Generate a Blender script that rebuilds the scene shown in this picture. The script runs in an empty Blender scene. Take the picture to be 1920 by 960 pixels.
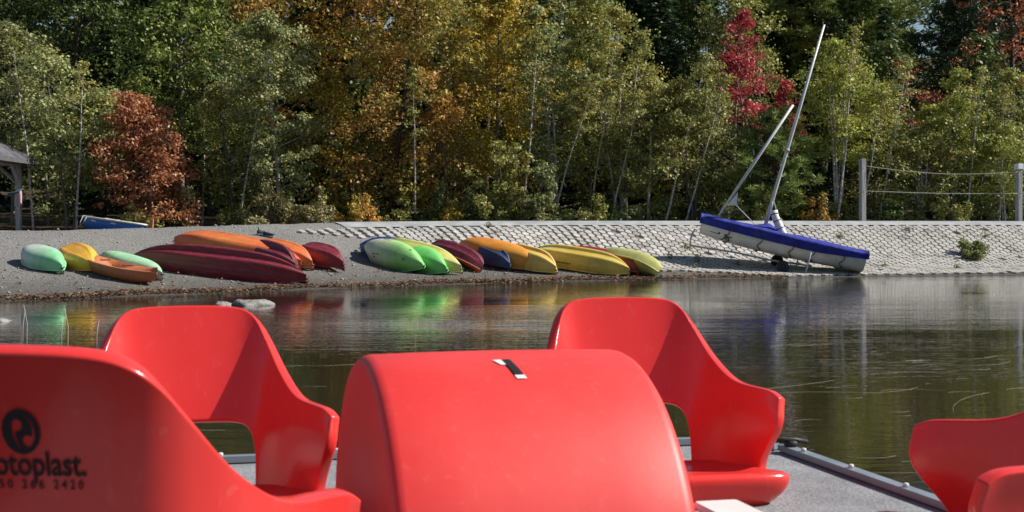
import bpy, math, random
import numpy as np
from mathutils import Vector, Matrix

# ------------------------------------------------------------------ camera, sky, sun, exposure
SC = bpy.context.scene
COL = SC.collection
F_PX, CAM_H, HOR_Y = 2600.0, 1.2, 432.0
cd = bpy.data.cameras.new('camera')
cam = bpy.data.objects.new('camera', cd)
COL.objects.link(cam)
SC.camera = cam
cd.sensor_width = 36.0
cd.lens = 36.0 * F_PX / 1920.0
cd.shift_y = -(480.0 - HOR_Y) / 1920.0
cd.clip_start, cd.clip_end = 0.05, 3000.0
cam.location = (0, 0, CAM_H)
cam.rotation_euler = (math.radians(90), 0, 0)
cd.dof.use_dof = True
cd.dof.focus_distance = 26.0
cd.dof.aperture_fstop = 15.0

SUN_EL = math.radians(41)
SUN_H = Vector((0.99, 0.05, 0)).normalized()
SUN_DIR = Vector((SUN_H.x*math.cos(SUN_EL), SUN_H.y*math.cos(SUN_EL), math.sin(SUN_EL)))
world = bpy.data.worlds.new('World')
SC.world = world
world.use_nodes = True
wn = world.node_tree.nodes
sky_n = wn.new('ShaderNodeTexSky')
sky_n.sky_type = 'NISHITA'
sky_n.sun_disc = False
sky_n.sun_elevation = SUN_EL
sky_n.sun_rotation = math.atan2(SUN_H.x, SUN_H.y)
sky_n.air_density, sky_n.dust_density, sky_n.ozone_density = 1.0, 0.6, 1.2
bg = wn['Background']
bg.inputs['Strength'].default_value = 0.060
world.node_tree.links.new(sky_n.outputs['Color'], bg.inputs['Color'])
sl = bpy.data.lights.new('sun', 'SUN')
sl.energy = 5.0
sl.angle = math.radians(0.53)
sl.color = (1.0, 0.94, 0.85)
sun = bpy.data.objects.new('sun', sl)
COL.objects.link(sun)
sun.rotation_euler = SUN_DIR.to_track_quat('Z', 'Y').to_euler()
sun.location = (30, -20, 40)
SC.view_settings.view_transform = 'Standard'
SC.view_settings.look = 'None'
SC.view_settings.exposure = 0.48
SC.view_settings.gamma = 1.0
SC.view_settings.use_curve_mapping = False
try:
    SC.cycles.max_bounces = 6
    SC.cycles.transparent_max_bounces = 4
except Exception:
    pass

# ------------------------------------------------------------------ the lie of the land
SHORE = np.array([(-60, 3.0), (-34, 6.0), (-22, 12.0), (-14, 18.2), (-8.66, 23.5), (-6.68, 25.4), (-4.2, 28.1), (-1.1, 31.0),
                  (1.06, 32.4), (3.77, 33.8), (9.0, 35.9), (13.9, 37.5), (20, 39.3), (32, 42), (60, 46)], float)
S_B  = np.array([0, 0, 0, 0, 0, 0, .12, .55, .85, 1, 1, 1, 1, 1, 1], float)          # 0 beach, 1 embankment
S_ZC = np.array([1.1, 1.1, 1.1, 1.12, 1.16, 1.17, 1.24, 1.40, 1.43, 1.44, 1.45, 1.46, 1.46, 1.46, 1.46])
S_SC = np.array([9, 9, 9, 9, 8.8, 8.4, 7.4, 6.4, 5.8, 5.4, 5.2, 5.2, 5.2, 5.2, 5.2], float)
_k = np.arange(len(SHORE))
_kk = np.linspace(0, len(SHORE)-1, 900)
def _smooth(a):
    b = np.interp(_kk, _k, a)
    w = np.hanning(61); w /= w.sum()
    p = np.concatenate([np.linspace(b[0]-(b[30]-b[0]), b[0], 30, endpoint=False), b, np.linspace(b[-1], 2*b[-1]-b[-31], 31)[1:]])
    return np.convolve(p, w, mode='valid')
SPX, SPY = _smooth(SHORE[:, 0]), _smooth(SHORE[:, 1])
SPB, SPZ, SPS = _smooth(S_B), _smooth(S_ZC), _smooth(S_SC)
_TX, _TY = np.gradient(SPX), np.gradient(SPY)
_l = np.hypot(_TX, _TY); _TX /= _l; _TY /= _l
SPT = np.concatenate([[0], np.cumsum(np.hypot(np.diff(SPX), np.diff(SPY)))])
def shore_coords(x, y):
    """signed distance inland, shoreline index"""
    x = np.asarray(x, float).ravel(); y = np.asarray(y, float).ravel()
    s = np.empty(len(x)); idx = np.empty(len(x), int)
    for a in range(0, len(x), 4000):
        xs, ys = x[a:a+4000, None], y[a:a+4000, None]
        d2 = (xs-SPX)**2 + (ys-SPY)**2
        i = d2.argmin(1)
        dx, dy = x[a:a+4000]-SPX[i], y[a:a+4000]-SPY[i]
        s[a:a+4000] = -dx*_TY[i] + dy*_TX[i]
        idx[a:a+4000] = i
    return s, idx
_EQ = np.array([0, .10, .35, .58, .82, .94, 1.0]); _EZ = np.array([0, .03, .13, .34, .82, .97, 1.0])
def profile(s, i):
    q = np.clip(s/SPS[i], 0, 1)
    zb = 0.5*q + 0.5*q*q
    ze = np.interp(q, _EQ, _EZ)
    z = SPZ[i]*(zb*(1-SPB[i]) + ze*SPB[i])
    over = np.clip(s-SPS[i], 0, None)
    z = z - (0.10+.22*(1-SPB[i]))*np.clip(over/2.5, 0, 1) + 0.05*np.clip(over-15, 0, 30) + 0.26*np.clip(over-42, 0, 75)
    return np.where(s < 0, np.maximum(0.16*s, -2.2), z)
def ground_z(x, y):
    s, i = shore_coords(x, y)
    return profile(s, i)
def gz(x, y):
    return float(ground_z([x], [y])[0])

# ------------------------------------------------------------------ helpers
def tag(o, label, cat=None, group=None, kind=None):
    if label: o['label'] = label
    if cat: o['category'] = cat
    if group: o['group'] = group
    if kind: o['kind'] = kind
    return o
def empty(name, loc=(0, 0, 0), rot=(0, 0, 0), parent=None):
    o = bpy.data.objects.new(name, None)
    o.empty_display_size = 0.2
    COL.objects.link(o)
    o.location = loc; o.rotation_euler = rot
    if parent: o.parent = parent
    return o
def link(name, me, parent=None, mat=None, smooth=False):
    o = bpy.data.objects.new(name, me)
    COL.objects.link(o)
    if parent: o.parent = parent
    if mat is not None:
        for m in (mat if isinstance(mat, (list, tuple)) else [mat]): me.materials.append(m)
    if smooth: me.polygons.foreach_set('use_smooth', [True]*len(me.polygons))
    return o
def mesh_np(name, V, Q):
    """fast mesh of equal-sided faces (N,k)"""
    V = np.asarray(V, np.float32); Q = np.asarray(Q, np.int32)
    me = bpy.data.meshes.new(name)
    k = Q.shape[1]
    me.vertices.add(len(V)); me.vertices.foreach_set('co', V.ravel())
    me.loops.add(Q.size); me.loops.foreach_set('vertex_index', Q.ravel())
    me.polygons.add(len(Q))
    me.polygons.foreach_set('loop_start', np.arange(0, Q.size, k, dtype=np.int32))
    me.update(calc_edges=True)
    return me
class MB:
    """collects shapes for one mesh"""
    def __init__(s): s.v = []; s.f = []; s.n = 0; s.mi = []
    def add(s, V, Fc, mi=0):
        V = [tuple(map(float, p)) for p in V]
        s.v += V; s.f += [tuple(i+s.n for i in f) for f in Fc]; s.mi += [mi]*len(Fc); s.n += len(V); return s
    def box(s, lo, hi, M=None, b=0.0, mi=0):
        x0, y0, z0 = lo; x1, y1, z1 = hi
        if b <= 0:
            V = [(x0,y0,z0),(x1,y0,z0),(x1,y1,z0),(x0,y1,z0),(x0,y0,z1),(x1,y0,z1),(x1,y1,z1),(x0,y1,z1)]
            Fc = [(3,2,1,0),(4,5,6,7),(0,1,5,4),(1,2,6,5),(2,3,7,6),(3,0,4,7)]
        else:
            V = []
            for (zz, i) in ((z0, b), (z0+b, 0), (z1-b, 0), (z1, b)):
                for (px, py) in ((x0+b,y0),(x1-b,y0),(x1,y0+b),(x1,y1-b),(x1-b,y1),(x0+b,y1),(x0,y1-b),(x0,y0+b)):
                    cx, cy = (x0+x1)/2, (y0+y1)/2
                    fx = 1 - 2*i/(x1-x0); fy = 1 - 2*i/(y1-y0)
                    V.append((cx+(px-cx)*fx, cy+(py-cy)*fy, zz))
            Fc = [tuple(range(7, -1, -1)), tuple(range(24, 32))]
            for r in range(3):
                for k in range(8):
                    a = r*8+k; c = r*8+(k+1) % 8
                    Fc.append((a, c, c+8, a+8))
        if M is not None: V = [tuple(M @ Vector(p)) for p in V]
        return s.add(V, Fc, mi)
    def tube(s, pts, rad, n=8, mi=0, caps=True):
        pts = [Vector(p) for p in pts]
        if not isinstance(rad, (list, tuple, np.ndarray)): rad = [rad]*len(pts)
        V = []; prev = None
        for i, p in enumerate(pts):
            d = (pts[min(i+1, len(pts)-1)] - pts[max(i-1, 0)]).normalized()
            if prev is None:
                a = Vector((0, 0, 1)) if abs(d.z) < .9 else Vector((1, 0, 0))
                u = d.cross(a).normalized()
            else:
                u = (prev - d*prev.dot(d)).normalized()
            prev = u; w = d.cross(u)
            for k in range(n):
                t = 2*math.pi*k/n
                V.append(p + (u*math.cos(t) + w*math.sin(t))*rad[i])
        Fc = []
        for i in range(len(pts)-1):
            for k in range(n):
                a = i*n+k; c = i*n+(k+1) % n
                Fc.append((a, c, c+n, a+n))
        if caps:
            Fc.append(tuple(range(n-1, -1, -1))); Fc.append(tuple(range((len(pts)-1)*n, len(pts)*n)))
        return s.add(V, Fc, mi)
    def build(s, name, mat, parent=None, smooth=False):
        me = bpy.data.meshes.new(name)
        me.from_pydata(s.v, [], s.f)
        o = link(name, me, parent, mat, smooth)
        if any(s.mi): me.polygons.foreach_set('material_index', s.mi)
        me.update()
        return o

# ------------------------------------------------------------------ materials
class NT:
    def __init__(s, name):
        s.m = bpy.data.materials.new(name); s.m.use_nodes = True
        s.t = s.m.node_tree; s.N = s.t.nodes; s.p = s.N['Principled BSDF']; s.out = s.N['Material Output']
    def n(s, typ, **kw):
        o = s.N.new('ShaderNode'+typ)
        for k, v in kw.items():
            if k in o.inputs.keys() if hasattr(o.inputs, 'keys') else False: o.inputs[k].default_value = v
            else: setattr(o, k, v)
        return o
    def l(s, a, b): s.t.links.new(a, b)
    def noise(s, vec, scale, detail=3, rough=.55, sc=None):
        if sc is not None:
            mp = s.n('Mapping'); s.l(vec, mp.inputs['Vector']); mp.inputs['Scale'].default_value = sc; vec = mp.outputs[0]
        t = s.n('TexNoise'); t.inputs['Scale'].default_value = scale; t.inputs['Detail'].default_value = detail
        t.inputs['Roughness'].default_value = rough
        s.l(vec, t.inputs['Vector']); return t
    def ramp(s, fac, stops, interp='LINEAR'):
        r = s.n('ValToRGB'); e = r.color_ramp.elements; r.color_ramp.interpolation = interp
        while len(e) < len(stops): e.new(0.5)
        for el, (p, c) in zip(e, stops):
            el.position = p; el.color = (*c, 1) if len(c) == 3 else c
        s.l(fac, r.inputs[0]); return r
    def mix(s, fac, a, b, blend='MIX'):
        m = s.n('MixRGB'); m.blend_type = blend
        for k, v in ((0, fac), (1, a), (2, b)):
            if isinstance(v, (int, float)): m.inputs[k].default_value = v
            elif isinstance(v, tuple): m.inputs[k].default_value = (*v, 1) if len(v) == 3 else v
            else: s.l(v, m.inputs[k])
        return m
    def bump(s, h, dist, strength=1.0):
        b = s.n('Bump'); b.inputs['Distance'].default_value = dist; b.inputs['Strength'].default_value = strength
        s.l(h, b.inputs['Height']); s.l(b.outputs[0], s.p.inputs['Normal']); return b
    def set(s, **kw):
        for k, v in kw.items():
            k = k.replace('_', ' ')
            s.p.inputs[k].default_value = (*v, 1) if isinstance(v, tuple) else v
        return s
def G(a): return a, a, a

def paint(name, col, rough=.5, var=.12, scale=6.0, spec=.4, bump=0.0, bscale=80, dirt=None, dirt_amt=.0):
    t = NT(name); tc = t.n('TexCoord')
    nz = t.noise(tc.outputs['Object'], scale, 4)
    lo = tuple(c*(1-var) for c in col); hi = tuple(min(1, c*(1+var)) for c in col)
    r = t.ramp(nz.outputs[0], [(.3, lo), (.7, hi)])
    c = r.outputs[0]
    if dirt:
        d = t.noise(tc.outputs['Object'], scale*.7, 6, .65)
        dr = t.ramp(d.outputs[0], [(.48, G(0)), (.75, G(dirt_amt))])
        c = t.mix(dr.outputs[0], c, dirt).outputs[0]
    t.l(c, t.p.inputs['Base Color'])
    rr = t.ramp(nz.outputs[0], [(.3, G(rough*.8)), (.7, G(min(1, rough*1.2)))])
    t.l(rr.outputs[0], t.p.inputs['Roughness'])
    t.set(Specular_IOR_Level=spec)
    if bump:
        b = t.noise(tc.outputs['Object'], bscale, 4); t.bump(b.outputs[0], bump)
    return t.m

def leaf_mat(name, cols, cols2=None, zone=.35, thr=.5, trans=.32):
    """per-leaf colour from a small palette; a second palette in patches of the crown"""
    t = NT(name); g = t.n('NewGeometry'); tc = t.n('TexCoord'); oi = t.n('ObjectInfo')
    st = lambda cs: [(i/max(1, len(cs)-1), c) for i, c in enumerate(cs)]
    c = t.ramp(g.outputs['Random Per Island'], st(cols)).outputs[0]
    add = t.n('VectorMath'); add.operation = 'ADD'
    t.l(tc.outputs['Object'], add.inputs[0]); t.l(oi.outputs['Random'], add.inputs[1])
    if cols2:
        c2 = t.ramp(g.outputs['Random Per Island'], st(cols2)).outputs[0]
        nz = t.noise(add.outputs[0], zone, 4, .6)
        f = t.ramp(nz.outputs[0], [(thr-.06, G(0)), (thr+.06, G(1))])
        c = t.mix(f.outputs[0], c, c2).outputs[0]
    hs = t.n('HueSaturation'); t.l(c, hs.inputs['Color'])
    mr = t.n('MapRange'); mr.inputs['To Min'].default_value = .82; mr.inputs['To Max'].default_value = 1.18
    t.l(oi.outputs['Random'], mr.inputs['Value']); t.l(mr.outputs[0], hs.inputs['Value'])
    c = hs.outputs[0]
    t.l(c, t.p.inputs['Base Color']); t.set(Roughness=.5, Specular_IOR_Level=.35)
    tr = t.n('BsdfTranslucent'); t.l(c, tr.inputs['Color'])
    mx = t.n('MixShader'); mx.inputs[0].default_value = trans
    t.l(t.p.outputs[0], mx.inputs[1]); t.l(tr.outputs[0], mx.inputs[2]); t.l(mx.outputs[0], t.out.inputs[0])
    return t.m

def bark_mat(name, a, b, scale=(6, 6, 1.2), s2=3.0):
    t = NT(name); tc = t.n('TexCoord')
    nz = t.noise(tc.outputs['Object'], s2, 5, .65, scale)
    r = t.ramp(nz.outputs[0], [(.35, a), (.65, b)]); t.l(r.outputs[0], t.p.inputs['Base Color'])
    t.set(Roughness=.9, Specular_IOR_Level=.15); t.bump(nz.outputs[0], .02); return t.m

M = {}
M['bark_dark'] = bark_mat('bark_dark', (.035, .028, .022), (.11, .095, .08))
M['bark_grey'] = bark_mat('bark_grey', (.10, .09, .08), (.26, .24, .22))
M['bark_birch'] = bark_mat('bark_birch', (.17, .155, .14), (.60, .58, .54), (2, 2, 7), 2.2)
# palettes
L = {}
L['sage']   = leaf_mat('leaf_sage', [(0.127,0.159,0.044),(0.231,0.265,0.091),(0.347,0.370,0.151),(0.439,0.434,0.201)], [(0.161,0.180,0.051),(0.347,0.319,0.091),(0.485,0.403,0.121)], .5, .62)
L['olive']  = leaf_mat('leaf_olive', [(0.134,0.156,0.036),(0.257,0.268,0.067),(0.367,0.367,0.100),(0.468,0.447,0.151)], [(0.223,0.190,0.041),(0.447,0.345,0.072),(0.536,0.447,0.121)], .45, .58)
L['lime']   = leaf_mat('leaf_lime', [(0.147,0.179,0.030),(0.263,0.305,0.054),(0.378,0.400,0.087),(0.463,0.453,0.116)], [(0.294,0.253,0.039),(0.505,0.400,0.058)], .5, .63)
L['green']  = leaf_mat('leaf_green', [(0.079,0.118,0.026),(0.158,0.227,0.045),(0.269,0.323,0.072),(0.380,0.386,0.100)], [(0.337,0.190,0.061),(0.589,0.274,0.100),(0.253,0.274,0.061)], .3, .68)
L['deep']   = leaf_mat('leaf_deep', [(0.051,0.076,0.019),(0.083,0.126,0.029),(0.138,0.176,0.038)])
L['gold']   = leaf_mat('leaf_gold', [(0.253,0.179,0.026),(0.421,0.294,0.037),(0.547,0.400,0.055),(0.337,0.305,0.055)], [(0.158,0.158,0.033),(0.274,0.253,0.055),(0.378,0.316,0.065)], .35, .54)
L['amber']  = leaf_mat('leaf_amber', [(0.307,0.131,0.035),(0.527,0.261,0.066),(0.620,0.404,0.109),(0.418,0.309,0.066)], [(0.220,0.203,0.040),(0.373,0.309,0.055),(0.527,0.428,0.088)], .32, .50)
L['orange'] = leaf_mat('leaf_orange', [(0.248,0.134,0.030),(0.446,0.223,0.042),(0.544,0.335,0.058)], [(0.248,0.246,0.033),(0.380,0.335,0.050)], .3, .55)
L['copper'] = leaf_mat('leaf_copper', [(0.238,0.084,0.040),(0.428,0.162,0.074),(0.571,0.247,0.121),(0.620,0.346,0.187)], [(0.333,0.112,0.048),(0.524,0.247,0.088)], .5, .62)
L['red']    = leaf_mat('leaf_red', [(0.231,0.032,0.041),(0.429,0.056,0.068),(0.561,0.112,0.112)], [(0.149,0.025,0.032),(0.264,0.044,0.049)], .5, .6)
L['rust']   = leaf_mat('leaf_rust', [(0.264,0.066,0.040),(0.439,0.132,0.066),(0.571,0.220,0.109)], [(0.220,0.132,0.044),(0.352,0.198,0.066)], .4, .6)
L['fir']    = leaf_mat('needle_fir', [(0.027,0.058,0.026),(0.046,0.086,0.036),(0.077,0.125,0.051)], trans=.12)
L['pine']   = leaf_mat('needle_pine', [(0.104,0.164,0.041),(0.192,0.263,0.062),(0.296,0.329,0.077)], [(0.348,0.281,0.052),(0.522,0.380,0.077)], .6, .60, trans=.2)
L['shrub']  = leaf_mat('leaf_shrub', [(0.154,0.144,0.055),(0.266,0.240,0.101),(0.376,0.327,0.146)], trans=.25)
L['weed']   = leaf_mat('leaf_weed', [(0.115,0.149,0.034),(0.196,0.230,0.069),(0.276,0.287,0.115)], trans=.3)
L['litter'] = leaf_mat('leaf_litter', [(.05,.025,.014),(.13,.06,.03),(.22,.12,.065),(.27,.19,.12)], trans=.1)

# ------------------------------------------------------------------ ground, embankment pavers, water
def ground_material():
    t = NT('gravel_ground'); tc = t.n('TexCoord'); o = tc.outputs['Object']
    at = t.n('Attribute'); at.attribute_name = 'inland'
    big = t.noise(o, .5, 5, .6); mid = t.noise(o, 6, 5, .7); fine = t.noise(o, 38, 4, .7)
    vor = t.n('TexVoronoi'); vor.inputs['Scale'].default_value = 26; t.l(o, vor.inputs['Vector'])
    peb = t.ramp(vor.outputs['Color'], [(.0, (.13,.127,.122)), (.5, (.20,.197,.19)), (1, (.31,.30,.29))])
    gr = t.ramp(mid.outputs[0], [(.3, (.16,.157,.15)), (.7, (.25,.246,.238))])
    c = t.mix(.5, gr.outputs[0], peb.outputs[0])
    f2 = t.ramp(fine.outputs[0], [(.35, G(.62)), (.65, G(1.25))])
    c = t.mix(1, c.outputs[0], f2.outputs[0], 'MULTIPLY')
    b2 = t.ramp(big.outputs[0], [(.3, G(.86)), (.7, G(1.1))])
    c = t.mix(1, c.outputs[0], b2.outputs[0], 'MULTIPLY')
    # damp margin along the water, forest floor behind the trees
    wob = t.n('Math'); wob.operation = 'MULTIPLY_ADD'; t.l(mid.outputs[0], wob.inputs[0]); wob.inputs[1].default_value = 1.2; t.l(at.outputs['Fac'], wob.inputs[2])
    wet = t.ramp(wob.outputs[0], [(0.0, G(0)), (1.0, G(1))])
    mr = t.n('MapRange'); mr.inputs['From Min'].default_value = .7; mr.inputs['From Max'].default_value = 4.6
    t.l(wob.outputs[0], mr.inputs['Value'])
    c = t.mix(mr.outputs[0], (.075,.068,.058), c.outputs[0])
    # thin green on the upper beach
    mg = t.n('MapRange'); mg.inputs['From Min'].default_value = .60; mg.inputs['From Max'].default_value = .72
    t.l(big.outputs[0], mg.inputs['Value'])
    gm = t.n('Math'); gm.operation = 'MULTIPLY'; t.l(mg.outputs[0], gm.inputs[0])
    gf = t.ramp(fine.outputs[0], [(.48, G(0)), (.6, G(.55))]); t.l(gf.outputs[0], gm.inputs[1])
    c = t.mix(gm.outputs[0], c.outputs[0], (.15,.16,.06))
    fl = t.n('MapRange'); fl.inputs['From Min'].default_value = 11.2; fl.inputs['From Max'].default_value = 13.2
    t.l(wob.outputs[0], fl.inputs['Value'])
    duff = t.ramp(fine.outputs[0], [(.3, (.035,.026,.016)), (.7, (.10,.07,.04))])
    c = t.mix(fl.outputs[0], c.outputs[0], duff.outputs[0])
    t.l(c.outputs[0], t.p.inputs['Base Color']); t.set(Roughness=.92, Specular_IOR_Level=.2)
    h = t.mix(.5, vor.outputs['Distance'], fine.outputs[0]); t.bump(h.outputs[0], .03)
    return t.m
M['ground'] = ground_material()

gx = np.concatenate([np.arange(-220, -60, 8), np.arange(-60, -16, 2.5), np.arange(-16, 19, .2), np.arange(19, 60, 2.5), np.arange(60, 221, 8)])
gy = np.concatenate([np.arange(-60, 0, 10), np.arange(0, 20, 2), np.arange(20, 46, .2), np.arange(46, 80, 1.5), np.arange(80, 260, 6)])
GX, GY = np.meshgrid(gx, gy, indexing='ij')
gs, gi = shore_coords(GX, GY)
GZ = profile(gs, gi)
rng = np.random.default_rng(5)
# gentle unevenness of raked gravel
def wob2(x, y):
    return (np.sin(x*2.1+1.3*np.sin(y*1.1))*np.sin(y*1.7+.8*np.sin(x*.9)) + .6*np.sin(x*5.3+y*3.1)*np.sin(y*4.7-x*1.9))
land = np.clip(gs/1.0, 0, 1)*np.clip((14-gs)/3, .3, 1)
GZ = GZ + 0.012*wob2(GX.ravel(), GY.ravel())*land
V = np.stack([GX.ravel(), GY.ravel(), GZ], 1)
nx, ny = len(gx), len(gy)
ii, jj = np.meshgrid(np.arange(nx-1), np.arange(ny-1), indexing='ij')
a = (ii*ny+jj).ravel()
me = mesh_np('ground', V, np.stack([a, a+ny, a+ny+1, a+1], 1))
at = me.attributes.new('inland', 'FLOAT', 'POINT'); at.data.foreach_set('value', gs.astype(np.float32))
ground = link('ground', me, None, M['ground'], True)
tag(ground, 'grey gravel beach and bank rising from the lake to the wood', kind='structure')

def water_material():
    t = NT('lake_water'); tc = t.n('TexCoord'); o = tc.outputs['Object']
    n1 = t.noise(o, 1.0, 2, .5, (.45, 1.9, 1)); n2 = t.noise(o, 1.0, 2, .5, (1.6, 6.5, 1)); n3 = t.noise(o, 1.0, 2, .5, (6, 17, 1))
    calm = t.noise(o, .11, 2, .5, (1, 2.2, 1))
    cr = t.ramp(calm.outputs[0], [(.38, G(.25)), (.62, G(1.0))])
    def scl(n, k):
        m = t.n('Math'); m.operation = 'MULTIPLY'; t.l(n.outputs[0], m.inputs[0]); m.inputs[1].default_value = k; return m
    def addn(a, b):
        m = t.n('Math'); m.operation = 'ADD'; t.l(a.outputs[0], m.inputs[0]); t.l(b.outputs[0], m.inputs[1]); return m
    s = addn(addn(scl(n1, .0050), scl(n2, .0040)), scl(n3, .0024))
    mm = t.n('Math'); mm.operation = 'MULTIPLY'; t.l(s.outputs[0], mm.inputs[0]); t.l(cr.outputs[0], mm.inputs[1])
    t.set(Base_Color=(.022,.018,.010), Roughness=.025, IOR=1.33, Specular_IOR_Level=.5)
    t.bump(mm.outputs[0], 1.0)
    return t.m
M['water'] = water_material()
wv = [(-220, -60, 0), (220, -60, 0), (220, 60, 0), (-220, 60, 0)]
wm = bpy.data.meshes.new('water'); wm.from_pydata(wv, [], [(0, 1, 2, 3)])
tag(link('lake_water', wm, None, M['water']), 'dark calm lake with fine ripples mirroring the wood', kind='structure')

# hexagonal concrete pavers laid on the slope
def hex_mesh(name, R=.107, h=.045, b=.010):
    V = []; Fc = []
    for (r, z) in ((R, -h), (R, h-b), (R-b, h)):
        V += [(r*math.cos(k*math.pi/3), r*math.sin(k*math.pi/3), z) for k in range(6)]
    for q in range(2):
        for k in range(6):
            a_, c_ = q*6+k, q*6+(k+1) % 6
            Fc.append((a_, c_, c_+6, a_+6))
    Fc.append(tuple(range(12, 18)))
    return V, Fc
t = NT('paver_concrete'); tc = t.n('TexCoord'); oi = t.n('ObjectInfo')
nz = t.noise(tc.outputs['Object'], 9, 5, .65)
av = t.n('VectorMath'); av.operation = 'ADD'; t.l(tc.outputs['Object'], av.inputs[0]); t.l(oi.outputs['Location'], av.inputs[1])
nb = t.noise(av.outputs[0], 2.3, 4, .6); nf = t.noise(av.outputs[0], 45, 3, .6)
c = t.ramp(nb.outputs[0], [(.28, (.25,.24,.21)), (.45, (.42,.405,.38)), (.72, (.53,.515,.485))])
d = t.ramp(nf.outputs[0], [(.35, G(.8)), (.65, G(1.1))])
c = t.mix(1, c.outputs[0], d.outputs[0], 'MULTIPLY')
hs = t.n('HueSaturation'); t.l(c.outputs[0], hs.inputs['Color'])
mr = t.n('MapRange'); mr.inputs['To Min'].default_value = .74; mr.inputs['To Max'].default_value = 1.14
t.l(oi.outputs['Random'], mr.inputs['Value']); t.l(mr.outputs[0], hs.inputs['Value'])
t.l(hs.outputs[0], t.p.inputs['Base Color']); t.set(Roughness=.9, Specular_IOR_Level=.2); t.bump(nf.outputs[0], .004)
M['paver'] = t.m
hv, hf = hex_mesh('paver')
random.seed(11)
pav_me = []
for k in range(6):
    me = bpy.data.meshes.new('paver')
    vv = [(x*(1+random.uniform(-.04, .02)), y*(1+random.uniform(-.04, .02)), z) for x, y, z in hv]
    me.from_pydata(vv, [], hf); me.materials.append(M['paver']); me.update(); pav_me.append(me)
PIT, ROW = .183, .208
cands = []
i0 = int(np.argmin(abs(SPX+8))); T0 = SPT[i0]
# lay the columns along the middle of the slope, every seventh column a wider joint between mats
tpos = T0; colno = 0
while True:
    i = int(np.searchsorted(SPT, tpos))
    if i >= len(SPX)-2 or SPX[i] > 22: break
    qx, qy = float(np.interp(tpos, SPT, SPX)), float(np.interp(tpos, SPT, SPY))
    tx_, ty_ = float(np.interp(tpos, SPT, _TX)), float(np.interp(tpos, SPT, _TY))
    nxv, nyv = -ty_, tx_
    topS = float(np.interp(tpos, SPT, SPS))*.875
    s_ = topS - (.5*ROW if colno % 2 else 0)
    # slope arc length: step down in surface metres
    row = 0
    cX = qx+nxv*topS
    depth_frac = np.interp(cX, [-5.7, -5.5, -3.6, -2.4, 0, 2, 4, 5.5], [-.5, .03, .14, .32, .5, .62, .78, .985])
    while s_ > .25:
        if (topS - s_)/topS <= depth_frac:
            e = .03
            p0 = profile(np.array([s_-e]), np.array([i]))[0]; p1 = profile(np.array([s_+e]), np.array([i]))[0]
            z = .5*(p0+p1); sl_ = (p1-p0)/(2*e)
            X_, Y_ = qx+nxv*s_, qy+nyv*s_
            cands.append((X_, Y_, z, sl_, math.atan2(ty_, tx_), row, colno))
        e = .03
        sl_ = (profile(np.array([s_+e]), np.array([i]))[0]-profile(np.array([s_-e]), np.array([i]))[0])/(2*e)
        s_ -= ROW/math.sqrt(1+sl_*sl_); row += 1
    # fan out a little: columns follow the crest's greater length where the bank turns
    step = PIT + (.022 if colno % 12 == 11 else random.uniform(-.004, .006))
    tpos += step/ (1 + .035); colno += 1
def px_of(p): return 960+F_PX*p[0]/p[1], HOR_Y+F_PX*(CAM_H-p[2])/p[1]
inview = [q for q in cands if -10 < px_of(q)[0] < 1935]
outview = [q for q in cands if not (-10 < px_of(q)[0] < 1935)]
inview.sort(key=lambda q: -(q[3]+.25)/q[1]**2)       # steeper and nearer pavers show largest
def pav_mat(q):
    X_, Y_, z, sl_, az, row, cn = q
    r = math.atan(sl_)
    m = Matrix.Translation((X_, Y_, z + random.uniform(-.006, .006))) @ Matrix.Rotation(az + random.uniform(-.04, .04), 4, 'Z') @ Matrix.Rotation(r + random.uniform(-.035, .035), 4, 'X') @ Matrix.Rotation(random.uniform(-.035, .035), 4, 'Y')
    return m
bank = empty('paved_embankment', (6, 38, 0))
tag(bank, 'sloping bank of pale hexagonal concrete pavers above the waterline', kind='structure')
binv = Matrix.Translation((-6, -38, 0))
rest = MB()
for k, q in enumerate(inview + outview):
    if random.random() < .02: continue
    m = pav_mat(q)
    if k < 298:
        o = bpy.data.objects.new('paver', pav_me[k % 6]); COL.objects.link(o); o.parent = bank
        o.matrix_local = binv @ m
    else:
        rest.add([tuple(binv @ m @ Vector(v)) for v in hv], hf)
ro = rest.build('paver_field', M['paver'], bank); ro['kind'] = 'stuff'

# smooth concrete path capping the bank
js = np.where((SPX > -.9) & (SPX < 30))[0]
PV = []; PQ = []; fr_s = np.linspace(0, 1, 9)
for q in fr_s:
    s_ = SPS[js]*.895 + q*2.2
    X_, Y_ = SPX[js]-_TY[js]*s_, SPY[js]+_TX[js]*s_
    PV.append(np.stack([X_, Y_, profile(s_, js)+.032], 1))
PV = np.stack(PV, 1); nj, nq = PV.shape[:2]
ia, ja = np.meshgrid(np.arange(nj-1), np.arange(nq-1), indexing='ij'); a = (ia*nq+ja).ravel()
M['path'] = paint('path_concrete', (.31, .322, .33), .9, .22, 2.2, .2, .004, 40)
tag(link('path', mesh_np('path', PV.reshape(-1, 3), np.stack([a, a+nq, a+nq+1, a+1], 1)), None, M['path'], True), 'smooth blue-grey concrete path capping the paved bank', kind='structure')

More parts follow.
